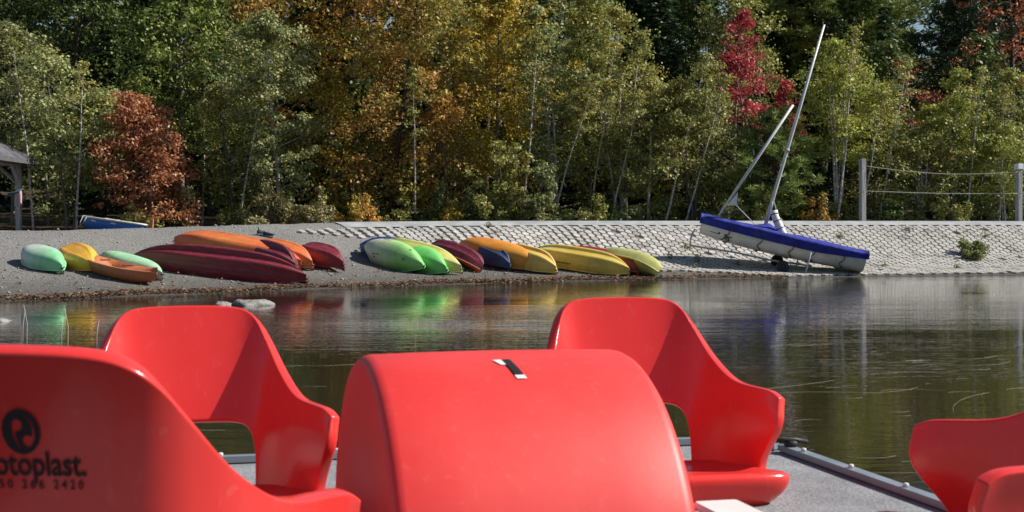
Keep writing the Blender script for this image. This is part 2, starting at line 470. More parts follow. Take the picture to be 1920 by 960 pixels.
# leaf litter washed up along the waterline
def quads_from(C, N, U, sx, sy):
    """diamond leaves: centre, normal, along-vector, half sizes"""
    W = np.cross(N, U)
    V = np.stack([C-U*sy[:, None], C+W*sx[:, None], C+U*sy[:, None], C-W*sx[:, None]], 1).reshape(-1, 3)
    return V, np.arange(len(V)).reshape(-1, 4)
def rand_dirs(n, rng):
    v = rng.normal(size=(n, 3)); return v/np.linalg.norm(v, axis=1)[:, None]
n = 9000
ti = rng.uniform(np.searchsorted(SPX, -13), np.searchsorted(SPX, 7), n).astype(int)
band = np.abs(rng.normal(0, .22, n)) + .1 + .12*np.sin(SPT[ti]*1.7)
band[:1300] = rng.uniform(0, 4, 1300)
lx, ly = SPX[ti]-_TY[ti]*band + rng.normal(0, .08, n), SPY[ti]+_TX[ti]*band + rng.normal(0, .08, n)
lz = ground_z(lx, ly) + .025 + rng.uniform(0, .03, n)
N_ = rand_dirs(n, rng)*.55 + np.array([0, 0, 1]); N_ /= np.linalg.norm(N_, axis=1)[:, None]
U_ = np.cross(N_, rand_dirs(n, rng)); U_ /= np.linalg.norm(U_, axis=1)[:, None]
sz = rng.uniform(.018, .045, n)
V, Q = quads_from(np.stack([lx, ly, lz], 1), N_, U_, sz*.7, sz)
tag(link('leaf_litter', mesh_np('leaf_litter', V, Q), None, L['litter']), 'brown autumn leaves washed up along the waterline', 'leaves', kind='stuff')
# loose stones on the beach
n = 1500
ti = rng.uniform(np.searchsorted(SPX, -13), np.searchsorted(SPX, 3), n).astype(int)
sd = rng.uniform(.05, 9, n)
lx, ly = SPX[ti]-_TY[ti]*sd, SPY[ti]+_TX[ti]*sd
lz = ground_z(lx, ly)
oct_v = np.array([(1,0,0),(0,1,0),(-1,0,0),(0,-1,0),(0,0,1),(0,0,-1)], float)
oct_f = np.array([(0,1,4),(1,2,4),(2,3,4),(3,0,4),(1,0,5),(2,1,5),(3,2,5),(0,3,5)])
r_ = rng.gamma(2, .006, n)+.006
V = (oct_v[None]*(r_[:, None, None])*np.array([1.2, 1, .7])*rng.uniform(.7, 1.3, (n, 6, 1))) + np.stack([lx, ly, lz+.3*r_], 1)[:, None]
Q = (oct_f[None] + (np.arange(n)*6)[:, None, None]).reshape(-1, 3)
M['stone'] = paint('stone', (.27, .265, .25), .85, .4, 3.0, .2)
tag(link('beach_pebbles', mesh_np('beach_pebbles', V.reshape(-1, 3), Q), None, M['stone'], True), 'small loose grey stones scattered over the gravel beach', 'stones', kind='stuff')

def boulder(name, label, loc, size, seed, group=None):
    r = random.Random(seed); V = []; Fc = []; nu, nv = 20, 10
    ph = [r.uniform(0, 6.28) for _ in range(8)]
    for j in range(nv+1):
        th = math.pi*j/nv
        for i_ in range(nu):
            a_ = 2*math.pi*i_/nu
            d_ = Vector((math.sin(th)*math.cos(a_), math.sin(th)*math.sin(a_), math.cos(th)))
            k_ = 1 + .16*math.sin(3*d_.x+ph[0])*math.cos(2.6*d_.y+ph[1]) + .12*math.sin(5*d_.x+ph[2]+3*d_.z) + .07*math.sin(9*d_.y+ph[3]+5*d_.x) + .04*math.sin(17*d_.x+ph[4]+11*d_.y)
            V.append((d_.x*k_*size[0], d_.y*k_*size[1], d_.z*k_*size[2]))
    for j in range(nv):
        for i_ in range(nu):
            a_, b_ = j*nu+i_, j*nu+(i_+1) % nu
            Fc.append((a_, a_+nu, b_+nu, b_))
    o = MB().add(V, Fc).build(name, M['rock'], None, True); o.location = loc
    return tag(o, label, 'rock', group)
M['rock'] = paint('wet_rock', (.22, .215, .20), .75, .5, 6.0, .4, .05, 10)
boulder('rock', 'larger flat grey rock breaking the lake surface beside the red seat back', (-4.20, 22.3, -.02), (.30, .28, .12), 3)
boulder('rock', 'small rounded grey rock at the left end of the flat lake rock', (-4.62, 22.2, -.03), (.20, .2, .085), 8)
boulder('rock', 'low pale rock lying awash far out from the mint kayak', (-6.75, 18.35, -.035), (.16, .2, .07), 5)

# long pale strands laid along the near water as its thin streaks
mb = MB()
r = random.Random(21)
for k in range(64):
    Y_ = r.uniform(6.5, 15); X_ = Y_*r.uniform(.20, .40) if k < 52 else -Y_*r.uniform(.10, .26)
    ln = r.uniform(.08, .30) if r.random() < .55 else r.uniform(.3, 1.0); az = r.uniform(-.1, .35)+ (.5 if r.random() < .12 else 0); cv = r.uniform(-.9, .9)
    pts = [(X_+ln*(q-.5)*math.cos(az+cv*(q-.5)), Y_+ln*(q-.5)*math.sin(az+cv*(q-.5))*1.6, .0015) for q in (0, .25, .5, .75, 1)]
    mb.tube(pts, .0005, 4)
M['strand'] = paint('strand', (.42, .40, .33), .7, .2, 5)
tag(mb.build('floating_strands', M['strand']), 'fine pale strands lying on the water', 'strand', kind='stuff')

# ------------------------------------------------------------------ kayaks drawn up on the beach
def plastic(name, stops, rough=.38, scuff=.16):
    """rotomoulded plastic, colour running along the hull (object x), scuffed"""
    t = NT(name); tc = t.n('TexCoord'); sp = t.n('SeparateXYZ'); t.l(tc.outputs['Object'], sp.inputs[0])
    nz = t.noise(tc.outputs['Object'], 2.2, 4, .6)
    a = t.n('Math'); a.operation = 'MULTIPLY_ADD'; t.l(sp.outputs['X'], a.inputs[0]); a.inputs[1].default_value = .3; a.inputs[2].default_value = .44
    b = t.n('Math'); b.operation = 'MULTIPLY_ADD'; t.l(nz.outputs[0], b.inputs[0]); b.inputs[1].default_value = .12; t.l(a.outputs[0], b.inputs[2])
    c = t.ramp(b.outputs[0], stops)
    s1 = t.noise(tc.outputs['Object'], 5, 6, .7, (1, 5, 5)); sr = t.ramp(s1.outputs[0], [(.50, G(0)), (.72, G(scuff))])
    c2 = t.mix(sr.outputs[0], c.outputs[0], (.38, .36, .33))
    s2 = t.noise(tc.outputs['Object'], 3, 5, .7); d = t.ramp(s2.outputs[0], [(.3, G(.75)), (.6, G(1.05))])
    c3 = t.mix(1, c2.outputs[0], d.outputs[0], 'MULTIPLY')
    ge = t.n('NewGeometry'); pr = t.ramp(ge.outputs['Pointiness'], [(.515, G(0)), (.56, G(.38))])   # ridge crests coloured paler to stand out
    hl = t.n('HueSaturation'); hl.inputs['Value'].default_value = 1.7; hl.inputs['Saturation'].default_value = .75; t.l(c3.outputs[0], hl.inputs['Color'])
    c3 = t.mix(pr.outputs[0], c3.outputs[0], hl.outputs[0])
    t.l(c3.outputs[0], t.p.inputs['Base Color'])
    rr = t.ramp(s1.outputs[0], [(.35, G(rough)), (.7, G(min(.9, rough+.3)))]); t.l(rr.outputs[0], t.p.inputs['Roughness'])
    t.set(Specular_IOR_Level=.45); t.bump(s1.outputs[0], .004)
    return t.m
M['black'] = paint('black_rubber', (.02, .02, .022), .6, .3)
M['rope'] = paint('rope', (.45, .43, .38), .9, .2, 20)

def kayak(name, label, bow, stern, W, H, stops, deck_stops, ribs=.012, nrib=3, roll=0.0, lift=0.0, upright=False, blunt=2.2, tilt=0.0, group='kayaks drawn up on the beach', cat='kayak', marks=()):
    bx, by = bow; sx, sy = stern
    Ld = math.hypot(bx-sx, by-sy)
    hull, deck = [], []
    ns, nh, nd = 40, 49, 12
    xs = [-math.cos(math.pi*i/(ns-1)) for i in range(ns)]
    xs = [math.copysign(abs(x)**.9, x)*.996 for x in xs]
    def hw(x): return W*.5*max(0.012, (1-abs(x)**blunt))**.92
    def keel(x): return H*(.62*abs(x)**4.5 + .05*x*x)
    def sheer(x): return H*(.92 + .12*abs(x)**3)
    HV = []
    for x in xs:
        w, k, g = hw(x), keel(x), sheer(x)
        for j in range(nh):
            a = -1 + 2*j/(nh-1); aa = abs(a)
            y = math.copysign(w*math.sin(aa*math.pi/2)**.80, a)
            z = k + (g-k)*(1-math.cos(aa*math.pi/2)**.72) if aa < .999 else g
            fade = max(0, 1-abs(x)**3)
            cr_ = math.cos(aa*math.pi*nrib*1.15); z += ribs*1.15*fade*math.copysign(abs(cr_)**.45, cr_)*(1-aa**4)
            if aa > .93: y *= 1.012
            HV.append((x*Ld/2, y, z))
    HF = [(i*nh+j, (i+1)*nh+j, (i+1)*nh+j+1, i*nh+j+1) for i in range(ns-1) for j in range(nh-1)]
    HF += [tuple(range(nh-1, -1, -1)), tuple(range((ns-1)*nh, ns*nh))]
    DV = []
    for x in xs:
        w, g = hw(x), sheer(x)
        for j in range(nd+1):
            a = -1+2*j/nd
            z = g + .06*(1-a*a) * (1 if abs(x) > .4 else .4) + .10*max(0, abs(x)-.55)*(1-abs(a))
            ck = max(0, 1-((x+.08)/.42)**4)*max(0, 1-(abs(a)/.74)**6)
            fw = max(0, 1-((x-.50)/.14)**4)*max(0, 1-((abs(a)-.38)/.3)**4)*.0
            z -= .17*ck**.5 if ck > 0 else 0
            DV.append((x*Ld/2, a*w*1.004, z))
    DF = [(i*(nd+1)+j, i*(nd+1)+j+1, (i+1)*(nd+1)+j+1, (i+1)*(nd+1)+j) for i in range(ns-1) for j in range(nd)]
    # pose: hull up unless upright; lie along the ground from stern to bow
    yaw = math.atan2(by-sy, bx-sx)
    mid = Vector(((bx+sx)/2, (by+sy)/2, 0))
    z0, z1 = gz(sx*.8+bx*.2, sy*.8+by*.2), gz(bx*.8+sx*.2, by*.8+sy*.2)
    pitch = math.atan2(z0-z1, Ld*.6) + tilt
    R = Matrix.Rotation(yaw, 4, 'Z') @ Matrix.Rotation(pitch, 4, 'Y') @ Matrix.Rotation((0 if upright else math.pi)+roll, 4, 'X')
    P = np.array([(R @ Vector(v))[:] for v in HV+DV]); P[:, 0] += mid.x; P[:, 1] += mid.y
    dz = np.max(ground_z(P[:, 0], P[:, 1]) - P[:, 2])
    dz_soft = np.partition(ground_z(P[:, 0], P[:, 1]) - P[:, 2], -30)[-30]
    root = empty(name, (mid.x, mid.y, dz_soft-.01+lift)); root.rotation_euler = R.to_euler()
    tag(root, label, cat, group)
    ho = MB().add(HV, HF).build('hull', plastic('hull_plastic', stops), root, True)
    do = MB().add(DV, DF).build('deck', plastic('deck_plastic', deck_stops), root, True)
    rim = MB()
    for sgn in (-1, 1):
        rim.tube([(x*Ld/2, sgn*hw(x)*1.01, sheer(x)) for x in xs[1:-1]], .014, 6)
    rim.build('gunwale_seam', plastic('seam_plastic', deck_stops), root, True)
    for sgn in (-1, 1):
        e = sgn*Ld/2
        hb = MB().tube([(e*.93, 0, sheer(.93)+.03), (e*.99, 0, sheer(1)+.07), (e*1.015, 0, sheer(1)+.015), (e*1.01, 0, sheer(1)-.05)], .006, 5)
        hb.tube([(e*1.01, -.045, sheer(1)-.06), (e*1.01, .045, sheer(1)-.06)], .012, 6)
        hb.build('carry_handle', M['black'], root, True)
    for k in range(2):
        MB().box((-.03+Ld*(.12-.3*k), -.12, H*.92+.02), (.0+Ld*(.12-.3*k), .12, H*.92+.045), b=.008).build('thwart', M['black'], root)
    for (x0, x1, a0, a1) in marks:
        m_ = MB(); V_ = []
        for xx in (x0, (x0+x1)/2, x1):
            for a in (a0, a1):
                w, k, g = hw(xx), keel(xx), sheer(xx); aa = abs(a)
                y = math.copysign(w*math.sin(aa*math.pi/2)**.80, a)*1.012
                z = k + (g-k)*(1-math.cos(aa*math.pi/2)**.72) + ribs*1.15*max(0, 1-abs(xx)**3)*math.copysign(abs(math.cos(aa*math.pi*nrib*1.15))**.45, math.cos(aa*math.pi*nrib*1.15))*(1-aa**4) - .008
                V_.append((xx*Ld/2, y, z))
        m_.add(V_, [(0, 2, 3, 1), (2, 4, 5, 3)]).build('decal', M['ink_mark'], root)
    return root

M['ink_mark'] = paint('faded_print', (.05, .045, .04), .7, .3)
mint = [(0, (.55,.58,.54)), (.46, (.46,.58,.48)), (.70, (.20,.55,.27))]
yello = [(0, (.62,.30,.03)), (.5, (.66,.33,.035)), (.85, (.64,.40,.04))]
orbr = [(0, (.40,.13,.045)), (.5, (.47,.15,.05)), (.9, (.55,.15,.05))]
lgrn = [(0, (.30,.58,.33)), (1, (.36,.62,.38))]
dred = [(0, (.15,.012,.02)), (1, (.20,.016,.03))]
oran = [(0, (.55,.10,.03)), (.45, (.58,.17,.04)), (.8, (.60,.12,.03))]
oran2 = [(0, (.62,.22,.05)), (.6, (.64,.15,.035)), (1, (.66,.20,.06))]
maro = [(0, (.12,.014,.03)), (1, (.16,.018,.035))]
bluy = [(0, (.025,.05,.20)), (.30, (.03,.06,.22)), (.40, (.40,.43,.12)), (.8, (.58,.56,.15)), (1, (.66,.62,.22))]
pale = [(0, (.62,.62,.52)), (.40, (.58,.62,.40)), (.60, (.28,.58,.17)), (1, (.16,.56,.16))]
grn = [(0, (.14,.52,.10)), (1, (.17,.60,.15))]
maor = [(0, (.13,.012,.03)), (1, (.15,.014,.035))]
navy = [(0, (.012,.028,.085)), (1, (.018,.04,.11))]
oyel = [(0, (.66,.22,.03)), (.4, (.66,.24,.025)), (.9, (.66,.30,.03))]
yel = [(0, (.62,.48,.14)), (.5, (.68,.45,.09)), (1, (.70,.48,.12))]
yel2 = [(0, (.55,.50,.16)), (.5, (.62,.43,.07)), (1, (.62,.48,.10))]
pink = [(0, (.42,.07,.07)), (1, (.48,.10,.09))]
olv = [(0, (.30,.32,.14)), (.4, (.44,.44,.15)), (1, (.50,.50,.14))]
redor = [(0, (.55,.09,.03)), (1, (.52,.10,.035))]
KG = 'kayaks drawn up on the beach'
kayak('kayak', 'mint green and white kayak lying hull up beside an orange-yellow one', (-9.02, 27.65), (-10.25, 28.95), .66, .33, mint, mint, .0, 1, roll=.30)
kayak('kayak', 'orange-yellow kayak lying hull up between the mint and the rust-orange kayaks', (-8.55, 28.05), (-9.60, 29.45), .70, .34, yello, oran2, .014, 2, roll=.40)
kayak('kayak', 'rust-orange open kayak lying the right way up with a carry handle on its nose', (-6.92, 27.00), (-8.95, 28.85), .68, .30, orbr, orbr, .006, 2, upright=True)
kayak('kayak', 'light green kayak lying low behind the rust-orange open kayak', (-7.00, 27.85), (-8.80, 29.75), .62, .24, lgrn, lgrn, .0, 1)
kayak('kayak', 'long dark red ridged kayak lying hull up along the waterline', (-4.28, 28.75), (-8.15, 29.55), .78, .42, dred, dred, .055, 3, roll=.55, blunt=2.6)
kayak('kayak', 'long orange kayak lying hull up behind the long dark red one', (-4.70, 31.05), (-7.85, 32.05), .76, .42, oran, oran, .02, 2, roll=.35, blunt=2.6)
kayak('kayak', 'maroon ridged kayak lying between two orange kayaks', (-4.85, 30.55), (-6.15, 31.75), .74, .38, maro, maro, .04, 3, roll=.5, lift=.02, blunt=2.5)
kayak('kayak', 'bright orange kayak with its pale-edged tip beside a maroon kayak', (-4.50, 31.10), (-6.05, 32.30), .66, .40, oran2, oran2, .018, 2, roll=.35)
kayak('kayak', 'slim dark red kayak with its tip raised off the gravel and a cord hanging', (-3.85, 31.30), (-5.05, 32.60), .64, .38, dred, dred, .02, 2, roll=.3, tilt=-.04)
kayak('kayak', 'kayak blue at one end and yellow at the other lying hull up behind green ones', (-1.21, 32.40), (-3.80, 33.85), .78, .44, bluy, bluy, .018, 2, roll=.55, blunt=2.6)
kayak('kayak', 'white to lime green kayak tipped on its side with dark scuffs', (-2.20, 32.05), (-3.72, 33.50), .74, .42, pale, pale, .0, 1, roll=.85, lift=.0, marks=[(-.34, -.28, sg*.40, sg*.47) for sg in (-1, 1)]+[(-.25, -.10, sg*.36, sg*.39) for sg in (-1, 1)]+[(-.30, -.24, sg*.52, sg*.58) for sg in (-1, 1)]+[(.62, .66, sg*.3, sg*.4) for sg in (-1, 1)])
kayak('kayak', 'bright green kayak lying hull up with a pointed tip', (-1.62, 32.20), (-2.90, 33.50), .72, .42, grn, grn, .0, 1, roll=.6)
kayak('kayak', 'maroon ridged kayak with an orange underside beside a small navy one', (-0.55, 33.35), (-2.00, 34.75), .70, .40, maor, redor, .035, 3, roll=-.42, blunt=2.4)
kayak('kayak', 'small navy blue kayak lying between the maroon and orange ones', (-0.06, 33.75), (-0.98, 34.95), .58, .30, navy, navy, .028, 3, roll=.25, lift=.05, blunt=3.0)
kayak('kayak', 'smooth orange kayak lying hull up behind the small navy one', (0.62, 33.75), (-1.42, 35.10), .74, .44, oyel, oyel, .0, 1, roll=.5, blunt=2.4)
kayak('kayak', 'amber yellow kayak with pale ridges lying against the smooth orange one', (1.05, 33.55), (-0.38, 35.05), .72, .40, yel, yel, .032, 3, roll=.3, blunt=3.0)
kayak('kayak', 'golden yellow kayak with black lettering smudges on its flank', (2.87, 34.00), (0.40, 35.45), .74, .38, yel2, yel2, .03, 3, roll=.45, blunt=3.0, marks=[(x*.042-.30, x*.042-.30+.026, sg*.80, sg*(.86+.015*(x % 2))) for x in range(7) for sg in (-1, 1)]+[(.52, .66, sg*.72, sg*.75) for sg in (-1, 1)])
kayak('kayak', 'faded pink-red ridged kayak wedged between yellow kayaks', (3.20, 34.45), (1.25, 35.75), .68, .36, pink, pink, .032, 3, roll=.2, blunt=3.0)
kayak('kayak', 'olive yellow kayak tipped on its edge at the end of the row', (3.85, 34.10), (2.25, 35.85), .72, .42, olv, olv, .0, 1, roll=-.75, lift=0, blunt=2.4)

# ------------------------------------------------------------------ sailing dinghy on its launching trolley
M['gel'] = paint('white_gelcoat', (.62, .62, .60), .3, .08, 3, .5, dirt=(.30, .28, .22), dirt_amt=.5)
M['cover'] = paint('blue_cover', (.022, .03, .25), .75, .3, 4, .25, .03, 7, (.08, .09, .26), .5)
M['alu'] = paint('aluminium', (.52, .53, .55), .4, .1, 12, .6)
M['galv'] = paint('galvanised', (.42, .43, .44), .5, .2, 12, .5)
M['tyre'] = M['black']
M['sail'] = paint('rolled_sail', (.72, .72, .73), .7, .1, 10, .3, .01, 14)
M['strap'] = paint('strap', (.025, .028, .04), .8, .2)
DL = 4.32
B0, S0 = Vector((4.92, 37.0, 0)), Vector((9.22, 36.6, 0))
dm = (B0+S0)/2
dyaw = math.atan2(S0.y-B0.y, S0.x-B0.x)
dpitch = math.radians(11.8)
droot = empty('sailing_dinghy', (dm.x, dm.y, .51), (0, 0, 0))
droot.rotation_euler = (Matrix.Rotation(dyaw, 4, 'Z') @ Matrix.Rotation(dpitch, 4, 'Y')).to_euler()
tag(droot, 'white sailing dinghy under a dark blue cover with its mast raked back', 'sailing dinghy')
DRI = (Matrix.Translation(droot.location) @ droot.rotation_euler.to_matrix().to_4x4()).inverted()
def din_hw(u):   # u 0 bow .. 1 transom
    return .74*(1-(1-min(1, (u+.012)/.62))**2.3)**.7*(1-.16*max(0, u-.62)/.38) + .03
def din_keel(u): return .17*(1-u)**4 + .03*u*u
def din_sheer(u): return .62 - .09*u
def din_pt(u, a, off=0.0):
    aa = abs(a); w, k, g = din_hw(u), din_keel(u), din_sheer(u)
    y = math.copysign((w+off)*math.sin(aa*math.pi/2)**.62, a)
    z = k-off*.6 + (g-k+off*.6)*(aa**2.3)
    return (-DL/2+u*DL + .12*(1-u)**4*(-1)*aa*0 , y, z)
NS, NA = 36, 17
us = [(i/(NS-1))**1.25 for i in range(NS)]
V = [din_pt(u, -1+2*j/(NA-1)) for u in us for j in range(NA)]
Fc = [(i*NA+j, (i+1)*NA+j, (i+1)*NA+j+1, i*NA+j+1) for i in range(NS-1) for j in range(NA-1)] + [tuple(range((NS-1)*NA, NS*NA))]
MB().add(V, Fc).build('hull', M['gel'], droot, True)
rr = MB()
for sg in (-1, 1): rr.tube([(p[0], p[1]*1.0, p[2]) for p in (din_pt(u, sg*.97) for u in us)], .010, 6)
rr.build('gunwale', M['gel'], droot, True)
# cover: from partway down one side, over a ridged deck, down the other
r = random.Random(4)
CV = []; nc = 27
for i, u in enumerate([-.012]+us[1:-1]+[1.012]):
    uu = min(1, max(0, u)); w, g = din_hw(uu), din_sheer(uu)
    for j in range(nc):
        b = -1+2*j/(nc-1); ab = abs(b)
        if ab > .6:
            q = (ab-.6)/.4            # down the flank
            a_ = 1-.22*q*(.85+.3*uu)*(1-.5*max(0, uu-.7)/.3)
            p = din_pt(uu, math.copysign(a_, b), .022+.006*math.sin(u*43+b*5)*q)
            x, y, z = p
        else:
            y = w*1.03*b/.6
            ridge = .07*(1-(ab/.6)**1.6) + .13*math.exp(-((uu-.40)/.05)**2)*math.exp(-(b/.16)**2)
            z = g+.02+ridge + .014*math.sin(u*27+b*4)*math.sin(u*9+b*2)+.009*math.sin(u*61-b*9)*math.cos(u*17)+.006*math.sin(u*113+b*21)
            x = -DL/2+uu*DL
        CV.append((x + (u-uu)*DL, y, z))
CF = [(i*nc+j, i*nc+j+1, (i+1)*nc+j+1, (i+1)*nc+j) for i in range(NS-1) for j in range(nc-1)] + [tuple(range(nc)), tuple(range(NS*nc-1, (NS-1)*nc-1, -1))]
MB().add(CV, CF).build('boat_cover', M['cover'], droot, True)
for u in (.16, .36, .55, .68, .86):     # tie-downs under the hull
    m_ = MB(); pts = []
    for k in range(25):
        a_ = -.86+1.72*k/24
        p = din_pt(u + .012*math.sin(k*1.1), a_, .03); pts.append(p)
    m_.tube(pts, .012, 5)
    if u < .3:
        m_.tube([din_pt(u+.03, -.62, .03), din_pt(u-.015, -.5, .04), din_pt(u-.03, -.28, .03)], .012, 5)
        m_.tube([din_pt(u-.015, -.66, .03), din_pt(u+.01, -.56, .045), din_pt(u+.02, -.4, .03)], .016, 5)
    m_.build('tie_strap', M['strap'], droot, True)
m_ = MB()                                # painted mark near the bow
for (u0, u1, a0, a1) in ((.058, .115, -.62, -.59), (.108, .118, -.68, -.59)):
    m_.add([din_pt(u0, a0, .006), din_pt(u1, a0, .006), din_pt(u1, a1, .006), din_pt(u0, a1, .006)], [(0, 1, 2, 3)])
m_.build('bow_mark', M['strap'], droot)
def W2D(p): return tuple(DRI @ Vector(p))
mast = MB().tube([W2D((6.65, 36.8, 1.08)), W2D((7.0, 36.82, 2.3)), W2D((7.62, 36.88, 4.35)), W2D((8.32, 36.95, 6.68))], [.050, .050, .045, .030], 10).build('mast', M['alu'], droot, True)
MB().tube([W2D((7.30, 36.83, 3.30)), W2D((7.322, 36.833, 3.36))], .06, 10).build('mast_collar', M['galv'], mast, True)
MB().tube([W2D((6.60, 36.78, 1.06)), W2D((6.66, 36.78, 1.20)), W2D((6.70, 36.79, 1.34))], [.15, .11, .06], 10).build('mast_boot', M['cover'], mast, True)
spar = MB().tube([W2D((5.42, 36.75, 1.50)), W2D((6.4, 36.7, 2.98)), W2D((7.44, 36.7, 4.52))], [.030, .042, .034], 8).build('spar', M['alu'], droot, True)
MB().add([W2D(p) for p in ((5.72, 36.70, 1.88), (5.95, 36.70, 1.86), (5.98, 36.70, 2.22), (5.72, 36.73, 1.88), (5.95, 36.73, 1.86), (5.98, 36.73, 2.22))], [(0, 1, 2), (5, 4, 3), (0, 3, 4, 1), (1, 4, 5, 2), (2, 5, 3, 0)]).build('spar_bracket', M['sail'], spar)
MB().tube([W2D((5.93, 36.72, 1.87)), W2D((6.55, 36.75, 1.24))], .012, 5).build('stay', M['galv'], droot, True)
MB().tube([W2D((6.92, 36.7, 2.05)), W2D((6.98, 36.6, 1.7)), W2D((7.18, 36.55, 1.05))], .008, 5).build('stay', M['galv'], droot, True)
MB().tube([W2D((6.90, 36.72, 1.98)), W2D((6.86, 36.62, 1.7))], .008, 5).build('stay', M['galv'], droot, True)
sp_ = [W2D((6.90, 36.55, 1.72)), W2D((6.94, 36.53, 1.55)), W2D((7.02, 36.5, 1.35)), W2D((7.10, 36.48, 1.16)), W2D((7.22, 36.46, .98))]
rs = MB().tube(sp_, [.10, .095, .11, .105, .10], 12).build('rolled_sail', M['sail'], droot, True)
for k in range(4):
    a_, b_ = Vector(sp_[k]), Vector(sp_[k+1]); c_ = a_.lerp(b_, .5); d_ = (b_-a_).normalized()*.012
    MB().tube([c_-d_, c_+d_], .112, 10).build('sail_tie', M['strap'], rs, True)
# trolley
tr = empty('launching_trolley', (7.0, 36.6, gz(7.0, 36.6)))
tag(tr, 'galvanised launching trolley with two black wheels under the blue-covered dinghy', 'trolley')
TL = tr.location
def T_(x, y, z): return (x-TL.x, y-TL.y, z-TL.z)
def wheel(x, y):
    g = gz(x, y); c0 = Vector(T_(x, y, g+.165))
    V = []; prof = [(.08, -.05), (.15, -.055), (.165, -.035), (.17, 0), (.165, .035), (.15, .055), (.08, .05)]; n_ = 24
    for k in range(n_):
        a_ = 2*math.pi*k/n_
        for (rad, yy) in prof: V.append((c0.x+rad*math.cos(a_), c0.y+yy, c0.z+rad*math.sin(a_)))
    m = len(prof)
    Fc = [(k*m+j, k*m+j+1, ((k+1) % n_)*m+j+1, ((k+1) % n_)*m+j) for k in range(n_) for j in range(m-1)]
    w = MB().add(V, Fc).build('wheel', M['tyre'], tr, True)
    MB().tube([c0+Vector((0, -.04, 0)), c0+Vector((0, .04, 0))], .085, 14).build('rim', M['strap'], w, True)
wheel(7.05, 36.12); wheel(7.12, 37.25)
fr = MB()
zc = gz(6.8, 36.6)+.22
fr.tube([T_(7.05, 36.1, gz(7.05, 36.12)+.16), T_(7.12, 37.3, gz(7.12, 37.25)+.16)], .022, 8)
fr.build('axle', M['galv'], tr, True)
MB().tube([T_(7.9, 36.55, gz(7.9, 36.55)+.16), T_(6.8, 36.62, zc+.05), T_(5.9, 36.7, .62), T_(4.72, 36.8, .80)], .026, 8).build('drawbar', M['galv'], tr, True)
MB().tube([T_(4.72, 36.8, .80), T_(4.74, 36.8, 1.0), T_(4.86, 36.82, 1.24)], .020, 8).build('handle', M['galv'], tr, True)
MB().tube([T_(7.62, 36.0, gz(7.6, 36.0)+.03), T_(7.74, 35.9, .62)], .020, 8).build('support_arm', M['galv'], tr, True)
MB().tube([T_(7.62, 37.2, gz(7.6, 37.2)+.03), T_(7.74, 37.3, .66)], .020, 8).build('support_arm', M['galv'], tr, True)

# ------------------------------------------------------------------ posts with cords, gazebo, rowing boat, shoes
M['wood'] = bark_mat('weathered_wood', (.20, .20, .205), (.36, .36, .37), (9, 9, .8), 3)
M['greyblue_wood'] = bark_mat('painted_wood', (.24, .25, .26), (.40, .41, .42), (9, 9, .8), 3)
def post(label, x, y, top, w, cap):
    g = gz(x, y)
    root = empty('net_post', (x, y, g)); tag(root, label, 'post')
    MB().box((-w/2, -w/2, -.3), (w/2, w/2, top-g), Matrix.Rotation(.35, 4, 'Z'), b=.012).build('timber', M['wood'], root)
    if cap:
        MB().box((-w*.66, -w*.66, top-g-.02), (w*.66, w*.66, top-g+.15), Matrix.Rotation(.35, 4, 'Z'), b=.012).build('metal_cap', M['cap'], root)
    for zz in ((.30, 1.05) if not cap else (.1, .92)):
        MB().tube([(-.02, -w*.62, top-g-zz), (.02, -w*.62-.05, top-g-zz), (.06, -w*.62, top-g-zz)], .012, 6).build('hook', M['galv'], root, True)
M['cap'] = paint('zinc_cap', (.62, .66, .70), .35, .08, 8, .6)
post('bare weathered timber net post standing near the dinghy', 11.12, 44.0, 3.47, .17, False)
post('weathered timber net post with a pale metal cap', 16.08, 44.0, 3.16, .165, True)
def cord(label, p0, p1, sag, p2=None):
    m = MB(); p0, p1 = Vector(p0), Vector(p1); rr_ = random.Random(int(p0.z*100)); pts = []
    for k in range(41):
        q = k/40; p = p0.lerp(p1, q); p.z -= sag*4*q*(1-q)*(1.0+.25*math.sin(q*3)); pts.append(p)
    m.tube(pts, .009, 5)
    for k in range(3, 39):
        if rr_.random() < .5:
            p = pts[k]; m.tube([p, p+Vector((rr_.uniform(-.03, .03), 0, -rr_.uniform(.03, .07)))], .012, 4)
    if p2: m.tube([p1, Vector(p2)], .010, 5)
    tag(m.build('slack_rope', M['rope'], None, True), label, 'rope')
cord('upper frayed white cord sagging between the two timber posts', (11.18, 43.88, 3.24), (16.0, 43.88, 3.05), .12, (19, 43.9, 3.0))
cord('lower frayed white cord stretched between the two timber posts', (11.18, 43.88, 2.45), (16.0, 43.88, 2.37), .03, (19, 43.9, 2.3))

